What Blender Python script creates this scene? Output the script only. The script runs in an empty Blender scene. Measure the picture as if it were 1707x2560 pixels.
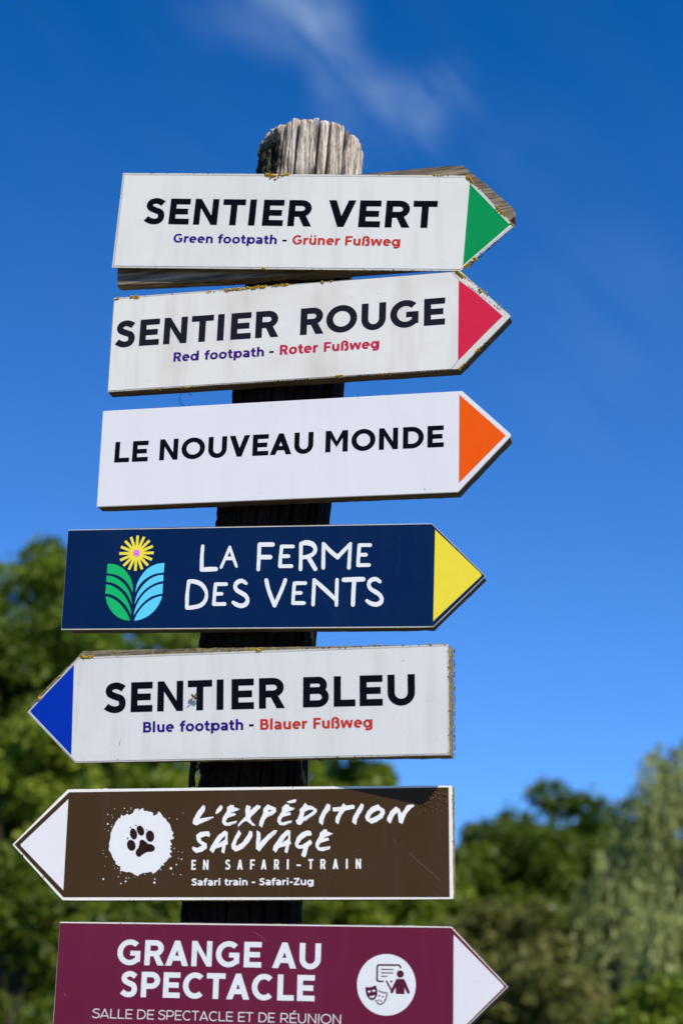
import bpy, math, random
import numpy as np
from mathutils import Vector, Matrix, geometry, noise

scene = bpy.context.scene
col = scene.collection
R = math.radians

# ------------------------------------------------------------------ camera
IMG_W, IMG_H = 1707.0, 2560.0
LENS = 65.0
F = LENS / 36.0 * IMG_H                     # focal length in photo pixels
PITCH = R(20.0)
CAM_D = 2.59
CAM = Vector((0, -CAM_D, 1.60))
cd = bpy.data.cameras.new('camera')
cam = bpy.data.objects.new('camera', cd)
col.objects.link(cam)
cam.location = CAM
cam.rotation_euler = (R(90) + PITCH, 0, 0)
cd.sensor_fit = 'VERTICAL'
cd.sensor_height = 36.0
cd.sensor_width = 24.0
cd.lens = LENS
cd.clip_start = 0.05
cd.clip_end = 3000
cd.dof.use_dof = True
cd.dof.focus_distance = 2.79
cd.dof.aperture_fstop = 3.8
cd.dof.aperture_blades = 9
scene.camera = cam


def ray(px, py):
    """direction in the world of a point measured on the photograph"""
    x = (px - IMG_W / 2) / F
    y = (IMG_H / 2 - py) / F
    return Vector((x, math.cos(PITCH) - y * math.sin(PITCH), math.sin(PITCH) + y * math.cos(PITCH)))


def at(px, py, Y):
    """the point at world depth y = Y on that direction"""
    d = ray(px, py)
    return CAM + d * ((Y - CAM.y) / d.y)


# ------------------------------------------------------------------ sun and sky
SUN_EL, SUN_AZ = R(47), R(37)               # azimuth: to the right of straight behind the camera
sdir = Vector((math.sin(SUN_AZ) * math.cos(SUN_EL), -math.cos(SUN_AZ) * math.cos(SUN_EL), math.sin(SUN_EL)))
sl = bpy.data.lights.new('sun', 'SUN')
sl.energy = 4.9
sl.angle = R(0.53)
sl.color = (1.0, 0.93, 0.81)
so = bpy.data.objects.new('sun', sl)
so.rotation_euler = sdir.to_track_quat('Z', 'Y').to_euler()
so.location = (6, -8, 12)
col.objects.link(so)

world = bpy.data.worlds.new('World')
scene.world = world
world.use_nodes = True
wn, wl = world.node_tree.nodes, world.node_tree.links
wn.clear()
w_out = wn.new('ShaderNodeOutputWorld')
w_bg = wn.new('ShaderNodeBackground')
w_bg.inputs['Strength'].default_value = 0.089
sky = wn.new('ShaderNodeTexSky')
sky.sky_type = 'NISHITA'
sky.sun_disc = False
sky.sun_elevation = SUN_EL
sky.sun_rotation = math.atan2(sdir.x, sdir.y)
sky.altitude = 300
sky.air_density = 1.0
sky.dust_density = 0.3
sky.ozone_density = 2.5
# deep polarised blue of the photograph: one tone curve per channel over the whole sky
w_sep = wn.new('ShaderNodeSeparateColor')
w_com = wn.new('ShaderNodeCombineColor')
wl.new(sky.outputs[0], w_sep.inputs[0])


def w_math(op, a, v):
    q = wn.new('ShaderNodeMath'); q.operation = op
    wl.new(a, q.inputs[0]); q.inputs[1].default_value = v
    return q.outputs[0]


SK = 0.12
for ch, (lo, gain, floor) in enumerate(((.098, .75, .02), (.090, 1.20, .3), (.12, 1.95, .9))):
    wl.new(w_math('MAXIMUM', w_math('MULTIPLY', w_math('SUBTRACT', w_sep.outputs[ch], lo / SK), gain), floor), w_com.inputs[ch])
# thin high cloud: faint wisps, thicker in a streak high over the post
tc = wn.new('ShaderNodeTexCoord')
mp = wn.new('ShaderNodeMapping')
mp.inputs['Scale'].default_value = (9.0, 14.0, 36.0)
mp0 = wn.new('ShaderNodeMapping')
mp0.inputs['Rotation'].default_value = (0.0, R(-41), 0.0)
wl.new(tc.outputs['Generated'], mp0.inputs['Vector'])
wl.new(mp0.outputs[0], mp.inputs['Vector'])
nz = wn.new('ShaderNodeTexNoise')
nz.inputs['Scale'].default_value = 1.0
nz.inputs['Detail'].default_value = 5
nz.inputs['Roughness'].default_value = 0.5
nz.inputs['Distortion'].default_value = 0.5
wl.new(mp.outputs[0], nz.inputs['Vector'])
nr = wn.new('ShaderNodeMapRange')
nr.inputs[1].default_value = 0.38
nr.inputs[2].default_value = 0.75
wl.new(nz.outputs[0], nr.inputs[0])
acc = None
for px, py, rad, amp in ((720, -10, .046, .42), (800, 30, .034, .40), (820, 90, .026, .34), (600, -60, .05, .26), (850, 170, .026, .30),
                         (880, 250, .034, .46), (1010, 290, .036, .50), (930, 320, .030, .22), (1110, 240, .030, .30),
                         (1250, 400, .06, .05), (1500, 745, .07, .06),
                         (1560, 930, .09, .05)):
    amp *= .8
    d0 = ray(px, py).normalized()
    vm = wn.new('ShaderNodeVectorMath'); vm.operation = 'DISTANCE'
    nrm = wn.new('ShaderNodeVectorMath'); nrm.operation = 'NORMALIZE'
    wl.new(tc.outputs['Generated'], nrm.inputs[0])
    wl.new(nrm.outputs[0], vm.inputs[0])
    vm.inputs[1].default_value = d0
    mr = wn.new('ShaderNodeMapRange'); mr.interpolation_type = 'SMOOTHERSTEP'
    mr.inputs[1].default_value = 0.0; mr.inputs[2].default_value = rad
    mr.inputs[3].default_value = amp; mr.inputs[4].default_value = 0.0
    wl.new(vm.outputs['Value'], mr.inputs[0])
    if acc is None:
        acc = mr.outputs[0]
    else:
        ad = wn.new('ShaderNodeMath'); ad.operation = 'ADD'
        wl.new(acc, ad.inputs[0]); wl.new(mr.outputs[0], ad.inputs[1])
        acc = ad.outputs[0]
ad = wn.new('ShaderNodeMath'); ad.operation = 'ADD'
wl.new(acc, ad.inputs[0]); ad.inputs[1].default_value = 0.015
mm = wn.new('ShaderNodeMath'); mm.operation = 'MULTIPLY'; mm.use_clamp = True
wl.new(ad.outputs[0], mm.inputs[0]); wl.new(nr.outputs[0], mm.inputs[1])
cm = wn.new('ShaderNodeMix'); cm.data_type = 'RGBA'
wl.new(mm.outputs[0], cm.inputs[0])
wl.new(w_com.outputs[0], cm.inputs[6])
cm.inputs[7].default_value = (3.3, 4.7, 6.8, 1)
wl.new(cm.outputs[2], w_bg.inputs['Color'])
wl.new(w_bg.outputs[0], w_out.inputs['Surface'])

scene.view_settings.view_transform = 'Standard'
scene.view_settings.look = 'None'
scene.view_settings.gamma = 1.0
scene.view_settings.exposure = 0.433
scene.view_settings.use_curve_mapping = False

random.seed(7)
rng = np.random.default_rng(7)


# ------------------------------------------------------------------ materials
def new_mat(name):
    m = bpy.data.materials.new(name)
    m.use_nodes = True
    nt = m.node_tree
    b = nt.nodes['Principled BSDF']
    return m, nt.nodes, nt.links, b


def tex_noise(n, l, vec, scale, detail=4, rough=.55, sc=(1, 1, 1)):
    mp = n.new('ShaderNodeMapping')
    mp.inputs['Scale'].default_value = sc
    l.new(vec, mp.inputs['Vector'])
    t = n.new('ShaderNodeTexNoise')
    t.inputs['Scale'].default_value = scale
    t.inputs['Detail'].default_value = detail
    t.inputs['Roughness'].default_value = rough
    l.new(mp.outputs[0], t.inputs['Vector'])
    return t.outputs[0]


def ramp(n, l, fac, stops):
    r = n.new('ShaderNodeValToRGB')
    e = r.color_ramp.elements
    e[0].position, e[0].color = stops[0][0], (*stops[0][1], 1)
    e[1].position, e[1].color = stops[-1][0], (*stops[-1][1], 1)
    for p, c in stops[1:-1]:
        x = e.new(p); x.color = (*c, 1)
    l.new(fac, r.inputs[0])
    return r.outputs[0]


def mix(n, l, fac, a, b, mode='MIX'):
    m = n.new('ShaderNodeMix'); m.data_type = 'RGBA'; m.blend_type = mode
    if hasattr(fac, 'links'):
        l.new(fac, m.inputs[0])
    else:
        m.inputs[0].default_value = fac
    for i, v in ((6, a), (7, b)):
        if hasattr(v, 'links'):
            l.new(v, m.inputs[i])
        else:
            m.inputs[i].default_value = (*v, 1)
    return m.outputs[2]


def bump(n, l, b, height, dist, strength=1.0):
    bp = n.new('ShaderNodeBump')
    bp.inputs['Distance'].default_value = dist
    bp.inputs['Strength'].default_value = strength
    l.new(height, bp.inputs['Height'])
    l.new(bp.outputs[0], b.inputs['Normal'])


PIG = (.815, .83, .87)


def pig(c):
    return tuple(x * k for x, k in zip(c, PIG))


def film_mat(name, c, dirt=.25, dirt_col=(.42, .40, .34), rough=.32, seed=0.0, orange=0.00006):
    """printed vinyl: slightly uneven tone, faint vertical run marks, specks, a grimy band that thickens in blotches"""
    c, dirt_col = pig(c), pig(dirt_col)
    m, n, l, b = new_mat(name)
    tcn = n.new('ShaderNodeTexCoord')
    o = n.new('ShaderNodeVectorMath'); o.operation = 'ADD'
    l.new(tcn.outputs['Object'], o.inputs[0]); o.inputs[1].default_value = (seed, seed * .7, seed * .3)
    v = o.outputs[0]
    big = tex_noise(n, l, v, 7, 4, .6)
    run = tex_noise(n, l, v, 30, 3, .6, (1, 1, .12))
    spk = tex_noise(n, l, v, 330, 2, .5)
    f1 = n.new('ShaderNodeMapRange'); f1.inputs[1].default_value = .48; f1.inputs[2].default_value = .78
    l.new(big, f1.inputs[0]); f1.inputs[4].default_value = dirt
    f2 = n.new('ShaderNodeMapRange'); f2.inputs[1].default_value = .5; f2.inputs[2].default_value = .8
    l.new(run, f2.inputs[0]); f2.inputs[4].default_value = dirt * .55
    f3 = n.new('ShaderNodeMapRange'); f3.inputs[1].default_value = .735; f3.inputs[2].default_value = .79
    l.new(spk, f3.inputs[0]); f3.inputs[4].default_value = min(1, dirt * 2.2)
    c1 = mix(n, l, f1.outputs[0], c, tuple(a * .55 + d * .45 for a, d in zip(c, dirt_col)))
    c2 = mix(n, l, f2.outputs[0], c1, dirt_col)
    c3 = mix(n, l, f3.outputs[0], c2, (.10, .085, .06))
    l.new(c3, b.inputs['Base Color'])
    b.inputs['Roughness'].default_value = rough
    rr = n.new('ShaderNodeMapRange'); rr.inputs[3].default_value = rough - .05; rr.inputs[4].default_value = rough + .2
    l.new(big, rr.inputs[0]); l.new(rr.outputs[0], b.inputs['Roughness'])
    b.inputs['Specular IOR Level'].default_value = .12
    bump(n, l, b, tex_noise(n, l, v, 25, 3, .5), .0006, .35)
    return m


def plain(name, c, rough=.4, spec=.10, var=.06, scale=60):
    c = pig(c)
    m, n, l, b = new_mat(name)
    tcn = n.new('ShaderNodeTexCoord')
    t = tex_noise(n, l, tcn.outputs['Object'], scale, 3, .6)
    cc = mix(n, l, t, tuple(x * (1 - var) for x in c), tuple(min(1, x * (1 + var)) for x in c))
    l.new(cc, b.inputs['Base Color'])
    b.inputs['Roughness'].default_value = rough
    b.inputs['Specular IOR Level'].default_value = spec
    return m


def wood_mat(name, light, mid, dark, seed=0.0, lich=0.0):
    m, n, l, b = new_mat(name)
    tcn = n.new('ShaderNodeTexCoord')
    o = n.new('ShaderNodeVectorMath'); o.operation = 'ADD'
    l.new(tcn.outputs['Object'], o.inputs[0]); o.inputs[1].default_value = (seed, seed, seed)
    v = o.outputs[0]
    g = tex_noise(n, l, v, 90, 6, .65, (.06, 1, 1))
    g2 = tex_noise(n, l, v, 420, 4, .6, (.05, 1, 1))
    bl = tex_noise(n, l, v, 14, 4, .6)
    c = ramp(n, l, g, [(.36, dark), (.48, mid), (.60, light)])
    c = mix(n, l, .45, c, ramp(n, l, g2, [(.40, dark), (.56, light)]), 'MIX')
    c = mix(n, l, bl, c, tuple(x * .55 for x in mid))
    if lich:
        ln = tex_noise(n, l, v, 190, 3, .6)
        lf = n.new('ShaderNodeMapRange'); lf.inputs[1].default_value = .60 - lich * .1; lf.inputs[2].default_value = .66
        l.new(ln, lf.inputs[0])
        c = mix(n, l, lf.outputs[0], c, (.30, .24, .05))
    l.new(c, b.inputs['Base Color'])
    b.inputs['Roughness'].default_value = .85
    b.inputs['Specular IOR Level'].default_value = .2
    bump(n, l, b, g, .003, 1.0)
    return m


M = {}
M['film_white'] = film_mat('white vinyl', (.82, .79, .69), .5, seed=1.1)
M['film_grubby'] = film_mat('grubby white vinyl', (.82, .785, .675), .85, (.50, .44, .36), seed=4.2)
M['film_new'] = film_mat('clean white vinyl', (.83, .80, .765), .16, seed=7.7)
M['film_blue'] = film_mat('pale white vinyl', (.82, .79, .70), .45, seed=9.9)
M['core'] = film_mat('composite core', (.72, .68, .58), .6, (.25, .22, .17), .6, seed=3.0)
M['core_clean'] = film_mat('bright composite edge', (.90, .86, .74), .25, (.4, .36, .3), .5, seed=5.0)
M['navy'] = film_mat('navy vinyl', (.001, .016, .068), .22, (.02, .045, .10), .30, seed=2.0)
M['brown'] = film_mat('brown vinyl', (.058, .030, .009), .5, (.085, .058, .035), .34, seed=6.0)
M['plum'] = film_mat('plum vinyl', (.150, .012, .040), .35, (.21, .04, .08), .34, seed=8.0)
M['green'] = plain('green vinyl', (.004, .30, .075), .33)
M['red'] = plain('crimson vinyl', (.70, .022, .058), .33)
M['orange'] = plain('orange vinyl', (.95, .11, .002), .33)
M['yellow'] = plain('yellow vinyl', (.96, .76, .05), .33)
M['blue'] = plain('blue vinyl', (.002, .035, .40), .33)
M['ink_black'] = plain('black print', (.003, .003, .004), .33)
M['ink_grey'] = plain('faded black print', (.013, .012, .017), .38)
M['ink_navy'] = plain('navy print', (.028, .006, .19), .35)
M['ink_violet'] = plain('violet print', (.050, .010, .17), .35)
M['ink_red'] = plain('red print', (.60, .040, .022), .35)
M['ink_crimson'] = plain('crimson print', (.56, .018, .055), .35)
M['ink_white'] = plain('white print', (.83, .83, .78), .35)
M['ink_cream'] = plain('bright white print', (.90, .89, .83), .35)
M['leaf_green'] = plain('leaf green print', (.012, .50, .13), .35, var=.12, scale=25)
M['sky_blue'] = plain('sky blue print', (.13, .68, .90), .35)
M['flower_yellow'] = plain('flower yellow print', (.97, .80, .06), .35)
M['pink'] = plain('pink print', (.82, .22, .78), .35)
M['paw'] = plain('dark brown print', (.028, .010, .006), .4)
M['icon'] = plain('plum print', (.105, .012, .038), .35)
M['seam'] = plain('dirt in the seam', (.16, .14, .11), .9, .1, .4, 300)
M['speck'] = plain('black grime', (.035, .030, .018), .9, .1, .5, 300)
M['lichen'] = plain('yellow lichen', (.50, .31, .015), .9, .1, .35, 900)
M['lichen_dark'] = plain('dark moss', (.060, .065, .012), .95, .05, .5, 900)
M['scratch'] = plain('scratched vinyl', (.17, .13, .09), .5)
M['scratch_plum'] = plain('scratched plum vinyl', (.34, .14, .20), .5)
M['scratch_blue'] = plain('scratched navy vinyl', (.012, .045, .105), .5)
M['wood_a'] = wood_mat('silvered plank', (.50, .39, .27), (.14, .105, .07), (.022, .016, .011), 1.3)
M['wood_b'] = wood_mat('dark plank', (.20, .15, .10), (.10, .075, .05), (.03, .022, .015), 4.1)
M['wood_c'] = wood_mat('lichened plank', (.34, .28, .20), (.17, .14, .09), (.05, .04, .025), 8.8, .7)
M['bark_strip'] = wood_mat('dark bark', (.075, .05, .035), (.04, .028, .02), (.012, .009, .007), 2.2)
M['tendril'] = plain('dry tendril', (.03, .022, .015), .8)
M['knob'] = plain('pinkish cap', (.62, .42, .34), .6)


# ------------------------------------------------------------------ object helpers
def tag(o, label=None, cat=None, group=None, kind=None):
    if label: o['label'] = label
    if cat: o['category'] = cat
    if group: o['group'] = group
    if kind: o['kind'] = kind
    return o


def mesh_obj(name, verts, faces, mat, parent=None, smooth=False, loc=None):
    me = bpy.data.meshes.new(name)
    me.from_pydata([tuple(v) for v in verts], [], faces)
    me.materials.append(mat)
    if smooth:
        me.polygons.foreach_set('use_smooth', [True] * len(me.polygons))
    me.update()
    o = bpy.data.objects.new(name, me)
    col.objects.link(o)
    if parent: o.parent = parent
    if loc is not None: o.location = loc
    return o


def fast_mesh(name, V, Fq, mat, parent=None, smooth=False):
    """numpy arrays, all faces with the same number of corners"""
    me = bpy.data.meshes.new(name)
    k = Fq.shape[1]
    me.vertices.add(len(V)); me.vertices.foreach_set('co', V.astype(np.float32).ravel())
    me.loops.add(Fq.size); me.loops.foreach_set('vertex_index', Fq.astype(np.int32).ravel())
    me.polygons.add(len(Fq))
    me.polygons.foreach_set('loop_start', np.arange(0, Fq.size, k, dtype=np.int32))
    me.polygons.foreach_set('loop_total', np.full(len(Fq), k, dtype=np.int32))
    me.materials.append(mat)
    me.update(calc_edges=True)
    me.polygons.foreach_set('use_smooth', [smooth] * len(Fq))
    o = bpy.data.objects.new(name, me)
    col.objects.link(o)
    if parent: o.parent = parent
    return o


def empty(name, loc, rz=0.0):
    o = bpy.data.objects.new(name, None)
    o.empty_display_size = .1
    o.location = loc
    o.rotation_euler = (0, 0, rz)
    col.objects.link(o)
    return o


# ------------------------------------------------------------------ flat shapes: union of pieces -> triangles
def ccw(p):
    a = sum(p[i][0] * p[(i + 1) % len(p)][1] - p[(i + 1) % len(p)][0] * p[i][1] for i in range(len(p)))
    return p if a > 0 else p[::-1]


def union(pieces, eps=1e-6):
    V, Fc = [], []
    for p in pieces:
        p = ccw(list(p))
        i0 = len(V)
        V += [Vector((a, b)) for a, b in p]
        Fc.append(list(range(i0, i0 + len(p))))
    r = geometry.delaunay_2d_cdt(V, [], Fc, 0, eps, True)
    return [(v.x, v.y) for v in r[0]], [list(f) for f, src in zip(r[2], r[5]) if src]


def disc(x, y, r, n=14, ry=None, rot=0.0):
    ry = r if ry is None else ry
    c, s = math.cos(rot), math.sin(rot)
    out = []
    for i in range(n):
        a = 2 * math.pi * i / n
        dx, dy = r * math.cos(a), ry * math.sin(a)
        out.append((x + dx * c - dy * s, y + dx * s + dy * c))
    return out


def catmull(pts, n=6):
    P = [pts[0]] + list(pts) + [pts[-1]]
    out = []
    for i in range(1, len(P) - 2):
        p0, p1, p2, p3 = P[i - 1], P[i], P[i + 1], P[i + 2]
        for k in range(n):
            t = k / n
            out.append(tuple(.5 * (2 * b + (c - a) * t + (2 * a - 5 * b + 4 * c - d) * t * t + (3 * b - a - 3 * c + d) * t ** 3)
                             for a, b, c, d in zip(p0, p1, p2, p3)))
    out.append(tuple(pts[-1]))
    return out


def brush(pts, smooth=True, rough=0.0):
    """round brush through (x, y, radius)"""
    P = catmull(pts, 5) if smooth and len(pts) > 2 else list(pts)
    if len(P) == 2:
        a, b = P
        P = [tuple(a[k] + (b[k] - a[k]) * t / 6 for k in range(3)) for t in range(7)]
    if rough:
        P = [(x, y, r * (1 + rough * random.uniform(-1, 1))) for x, y, r in P]
    out = []
    for (x0, y0, r0), (x1, y1, r1) in zip(P, P[1:]):
        d = math.hypot(x1 - x0, y1 - y0)
        if d < 1e-9: continue
        nx, ny = -(y1 - y0) / d, (x1 - x0) / d
        out.append([(x0 + nx * r0, y0 + ny * r0), (x0 - nx * r0, y0 - ny * r0), (x1 - nx * r1, y1 - ny * r1), (x1 + nx * r1, y1 + ny * r1)])
    out += [disc(x, y, r, 12, rot=random.random()) for x, y, r in P]
    return out


def pen(pts, wx, wy):
    """flat ended stroke with stem width wx and bar width wy through a smooth polyline"""
    n = len(pts)
    L, Rr = [], []
    for i in range(n):
        a, b = pts[max(0, i - 1)], pts[min(n - 1, i + 1)]
        dx, dy = b[0] - a[0], b[1] - a[1]
        d = math.hypot(dx, dy) or 1
        nx, ny = -dy / d, dx / d
        h = .5 * math.hypot(wx * nx, wy * ny)
        L.append((pts[i][0] + nx * h, pts[i][1] + ny * h))
        Rr.append((pts[i][0] - nx * h, pts[i][1] - ny * h))
    out = []
    for i in range(n - 1):
        q = [Vector(v) for v in (L[i], Rr[i], Rr[i + 1], L[i + 1])]
        hull = geometry.convex_hull_2d(q)
        out.append([tuple(q[k]) for k in hull])
    return out


def arc(cx, cy, rx, ry, a0, a1, n=18):
    return [(cx + rx * math.cos(R(a0 + (a1 - a0) * i / n)), cy + ry * math.sin(R(a0 + (a1 - a0) * i / n))) for i in range(n + 1)]


def rect(x0, y0, x1, y1):
    return [(x0, y0), (x1, y0), (x1, y1), (x0, y1)]


# ------------------------------------------------------------------ a geometric sans alphabet (cap height = 1)
def glyph(ch, s, h):
    """returns pieces, width, left and right side bearing"""
    X = .74                                   # x-height
    os = .014
    if ch == 'I': return [rect(0, 0, s, 1)], s, .10, .10
    if ch == 'L': return [rect(0, 0, s, 1), rect(0, 0, .62, h)], .62, .10, .02
    if ch in 'EÉ':
        p = [rect(0, 0, s, 1), rect(0, 0, .655, h), rect(0, 1 - h, .65, 1), rect(0, .5 - h / 2, .60, .5 + h / 2)]
        if ch == 'É': p.append([(.26, 1.09), (.38, 1.09), (.56, 1.27), (.40, 1.27)])
        return p, .655, .10, .045
    if ch == 'F': return [rect(0, 0, s, 1), rect(0, 1 - h, .64, 1), rect(0, .47 - h / 2, .58, .47 + h / 2)], .64, .10, .03
    if ch == 'T': return [rect(0, 1 - h, .72, 1), rect(.36 - s / 2, 0, .36 + s / 2, 1)], .72, .035, .035
    if ch == 'N': return [rect(0, 0, s * .97, 1), rect(.77 - s * .97, 0, .77, 1), [(0, 1), (s * .93, 1), (.77, 0), (.77 - s * .93, 0)]], .77, .10, .10
    if ch == 'M':
        w = .92
        return [rect(0, 0, s, 1), rect(w - s, 0, w, 1), [(0, 1), (s * 1.05, 1), (w / 2, .50), (w / 2, .22), (s * .8, .72)],
                [(w, 1), (w - s * 1.05, 1), (w / 2, .50), (w / 2, .22), (w - s * .8, .72)]], w, .10, .10
    if ch in 'VA':
        w = .84 if ch == 'V' else .88
        b = s * .46
        tw = s * 1.10
        t = (w / 2 - tw) / (w / 2 - b)
        P = [[(0, 1), (tw, 1), (w / 2, 1 - t), (w - tw, 1), (w, 1), (w / 2 + b, 0), (w / 2 - b, 0)]]
        if ch == 'A':
            P = [[(x, 1 - y) for x, y in P[0]], rect(.19 * w, .205, .81 * w, .205 + h * .93)]
        return P, w, .015, .015
    if ch == 'U':
        w = .77; cy = .41; rx = (w - s) / 2; ry = cy + os - h / 2
        return [rect(0, cy, s, 1), rect(w - s, cy, w, 1)] + pen(arc(w / 2, cy, rx, ry, 180, 360, 22), s, h), w, .09, .09
    if ch == 'O':
        w = .98
        return pen(arc(w / 2, .5, (w - s) / 2, .5 + os - h / 2, 0, 360, 44), s, h), w, .045, .045
    if ch == 'C':
        w = .92; a = pen(arc(w / 2 + .02, .5, (w - s) / 2, .5 + os - h / 2, 47, 313, 34), s, h)
        return a, .86, .045, .03
    if ch == 'G':
        w = .96
        a = pen(arc(w / 2, .5, (w - s) / 2, .5 + os - h / 2, 46, 317, 34), s, h)
        return a + [rect(.50, .37, .885, .37 + h * .92), rect(.885 - s * .95, .13, .885, .45)], .885, .045, .07
    if ch == 'D':
        w = .84; cx = .36
        path = [(s / 2, 1 - h / 2)] + arc(cx, .5, w - s / 2 - cx, .5 - h / 2, 90, -90, 22) + [(s / 2, h / 2)]
        return [rect(0, 0, s, 1)] + pen(path, s, h), w, .10, .045
    if ch == 'P' or ch == 'R':
        w = .73 if ch == 'P' else .75
        yb = .335 if ch == 'P' else .36
        cx = .40; yc = (1 + yb) / 2
        rw = .73 if ch == 'P' else .72
        path = [(s / 2, 1 - h / 2)] + arc(cx, yc, rw - s / 2 - cx, (1 - yb) / 2 - h / 2, 90, -90, 16) + [(s / 2, yb + h / 2)]
        P = [rect(0, 0, s, 1)] + pen(path, s, h)
        if ch == 'R': P.append([(.28, yb + h * .6), (.30 + s, yb + h * .6), (w, 0), (w - s * 1.17, 0)])
        return P, w, .10, .03
    if ch == 'B':
        w = .745; P = [rect(0, 0, s, 1)]
        for (y0, y1, rw) in ((.435, 1, .69), (0, .435 + h, w)):
            cx = .44; yc = (y0 + y1) / 2
            P += pen([(s / 2, y1 - h / 2)] + arc(cx, yc, rw - s / 2 - cx, (y1 - y0) / 2 - h / 2, 90, -90, 14) + [(s / 2, y0 + h / 2)], s, h)
        return P, w, .10, .04
    if ch == 'S':
        k = .19 - h
        pts = [(.595, .815 + k * .5), (.48, .885 + k * .5), (.345, .92 + k * .5), (.19, .865 + k * .4), (.125 - k * .3, .735), (.185, .62), (.35, .535), (.52, .455),
               (.575 + k * .3, .285), (.50, .13 - k * .4), (.34, .080 - k * .5), (.185, .115 - k * .5), (.055, .205 - k * .3)]
        q = (.335 - s / 2) / .24
        return pen(catmull([(.335 + (x - .335) * q, y) for x, y in pts], 4), s, h), .67, .04, .045
    if ch == 'Z':
        return [rect(0, 0, .68, h), rect(0, 1 - h, .68, 1), [(0, h * .9), (.44, 1 - h), (.68, 1 - h * .9), (.24, h)]], .68, .05, .05
    if ch == '-': return [rect(0, .31, .36, .31 + h)], .36, .06, .06
    # lower case
    if ch == 'l': return [rect(0, 0, s, 1.04)], s, .075, .075
    if ch == 'i': return [rect(0, 0, s, X), rect(-.01, .84, s + .01, 1.02)], s, .075, .075
    if ch == 'o':
        w = .76
        return pen(arc(w / 2, X / 2, (w - s) / 2, X / 2 + os - h / 2, 0, 360, 36), s, h), w, .04, .04
    if ch == 'e':
        w = .72
        return pen(arc(w / 2, X / 2, (w - s) / 2, X / 2 + os - h / 2, -4, 314, 32), s, h) + [rect(s * .6, .295, w - .01, .295 + h * .82)], w, .04, .035
    if ch == 'a':
        w = .64
        P = pen([(.07, .60), (.17, .665)] + arc(.31, .44, w - s / 2 - .31, X + os - h / 2 - .44, 95, 0, 10) + [(w - s / 2, .2), (w - s / 2, 0)], s, h)
        P += pen(arc(.30, .22, .30 - s / 2, .235 - h / 2, 0, 360, 26), s, h)
        P += [rect(.30, .455 - h * .85, w - s / 2, .455)]
        return P, w, .035, .07
    if ch in 'dpbg':
        w = .79; rw = .72
        ring_cx = rw / 2 if ch in 'dg' else w - rw / 2
        P = pen(arc(ring_cx, X / 2, (rw - s) / 2, X / 2 + os - h / 2, 0, 360, 34), s, h)
        if ch == 'd': P.append(rect(w - s, 0, w, 1.04))
        if ch == 'b': P.append(rect(0, 0, s, 1.04))
        if ch == 'p': P.append(rect(0, -.25, s, X))
        if ch == 'g':
            P.append(rect(w - s, .0, w, X))
            P += pen([(w - s / 2, .05)] + arc(w / 2 - .01, -.02, w / 2 - s / 2 + .01, .235 - h / 2, 0, -128, 16), s, h)
        return P, w, (.035 if ch in 'dg' else .07), (.07 if ch in 'dg' else .035)
    if ch in 'nhuü':
        w = .67; cy = .40
        ar = arc(w / 2, cy, (w - s) / 2, X + os - h / 2 - cy, 180, 0, 18)
        if ch in 'nh':
            P = pen(ar, s, h) + [rect(w - s, 0, w, cy), rect(0, 0, s, X if ch == 'n' else 1.04)]
        else:
            P = pen([(x, X - y) for x, y in ar], s, h) + [rect(0, X - cy, s, X), rect(w - s, 0, w, X)]
            if ch == 'ü': P += [rect(.07, .86, .07 + s * .82, 1.03), rect(w - .07 - s * .82, .86, w - .07, 1.03)]
        return P, w, .07, .07
    if ch == 'r':
        return [rect(0, 0, s, X)] + pen(arc(.44, .36, .44 - s / 2, X + os - h / 2 - .36, 178, 88, 10), s, h), .45, .07, .02
    if ch == 't':
        return [rect(.10, .20, .10 + s, .94), rect(0, X - h, .45, X)] + pen(arc(.10 + s / 2 + .20, .22, .20, .22 - h / 2 + .01, 180, 292, 10), s, h), .47, .02, .03
    if ch == 'f':
        return [rect(.10, 0, .10 + s, .80), rect(0, X - h, .45, X)] + pen(arc(.10 + s / 2 + .20, .80, .20, .24 - h / 2, 180, 70, 10), s, h), .47, .02, .01
    if ch == 'w':
        w = 1.08; b = s * .44; q = w / 4
        z = []
        for x0, x1, y0, y1 in ((0, q, X, 0), (w / 2, q, X, 0), (w / 2, w - q, X, 0), (w, w - q, X, 0)):
            t = s * .50
            xx0 = x0 + t if x0 == 0 else (x0 - t if x0 == w else x0)
            z.append([(xx0 - t, y0), (xx0 + t, y0), (x1 + b, 0), (x1 - b, 0)])
        return z, w, .015, .015
    if ch == 'ß':
        w = .71
        P = [rect(0, 0, s, .74)] + pen(arc(.33, .74, .33 - s / 2, .30 - h / 2, 180, 0, 16) + [(.57, .66), (.46, .585)], s, h)
        P += pen([(.30, .585), (.45, .585)] + arc(.42, .29, w - s / 2 - .42, .30 - .0, 80, -70, 14) + [(.42, .075), (.32, .06)], s, h * .98)
        return P, w, .07, .04
    raise ValueError(ch)


GC = {}


def glyph_mesh(ch, s, h):
    k = (ch, round(s, 4), round(h, 4))
    if k not in GC:
        p, w, lb, rb = glyph(ch, s, h)
        GC[k] = (union(p), w, lb, rb)
    return GC[k]


# ------------------------------------------------------------------ crops used when measuring the photograph
def crop(ox, oy, k):
    return lambda x, y: (ox + x * k, oy + y * k)


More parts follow.
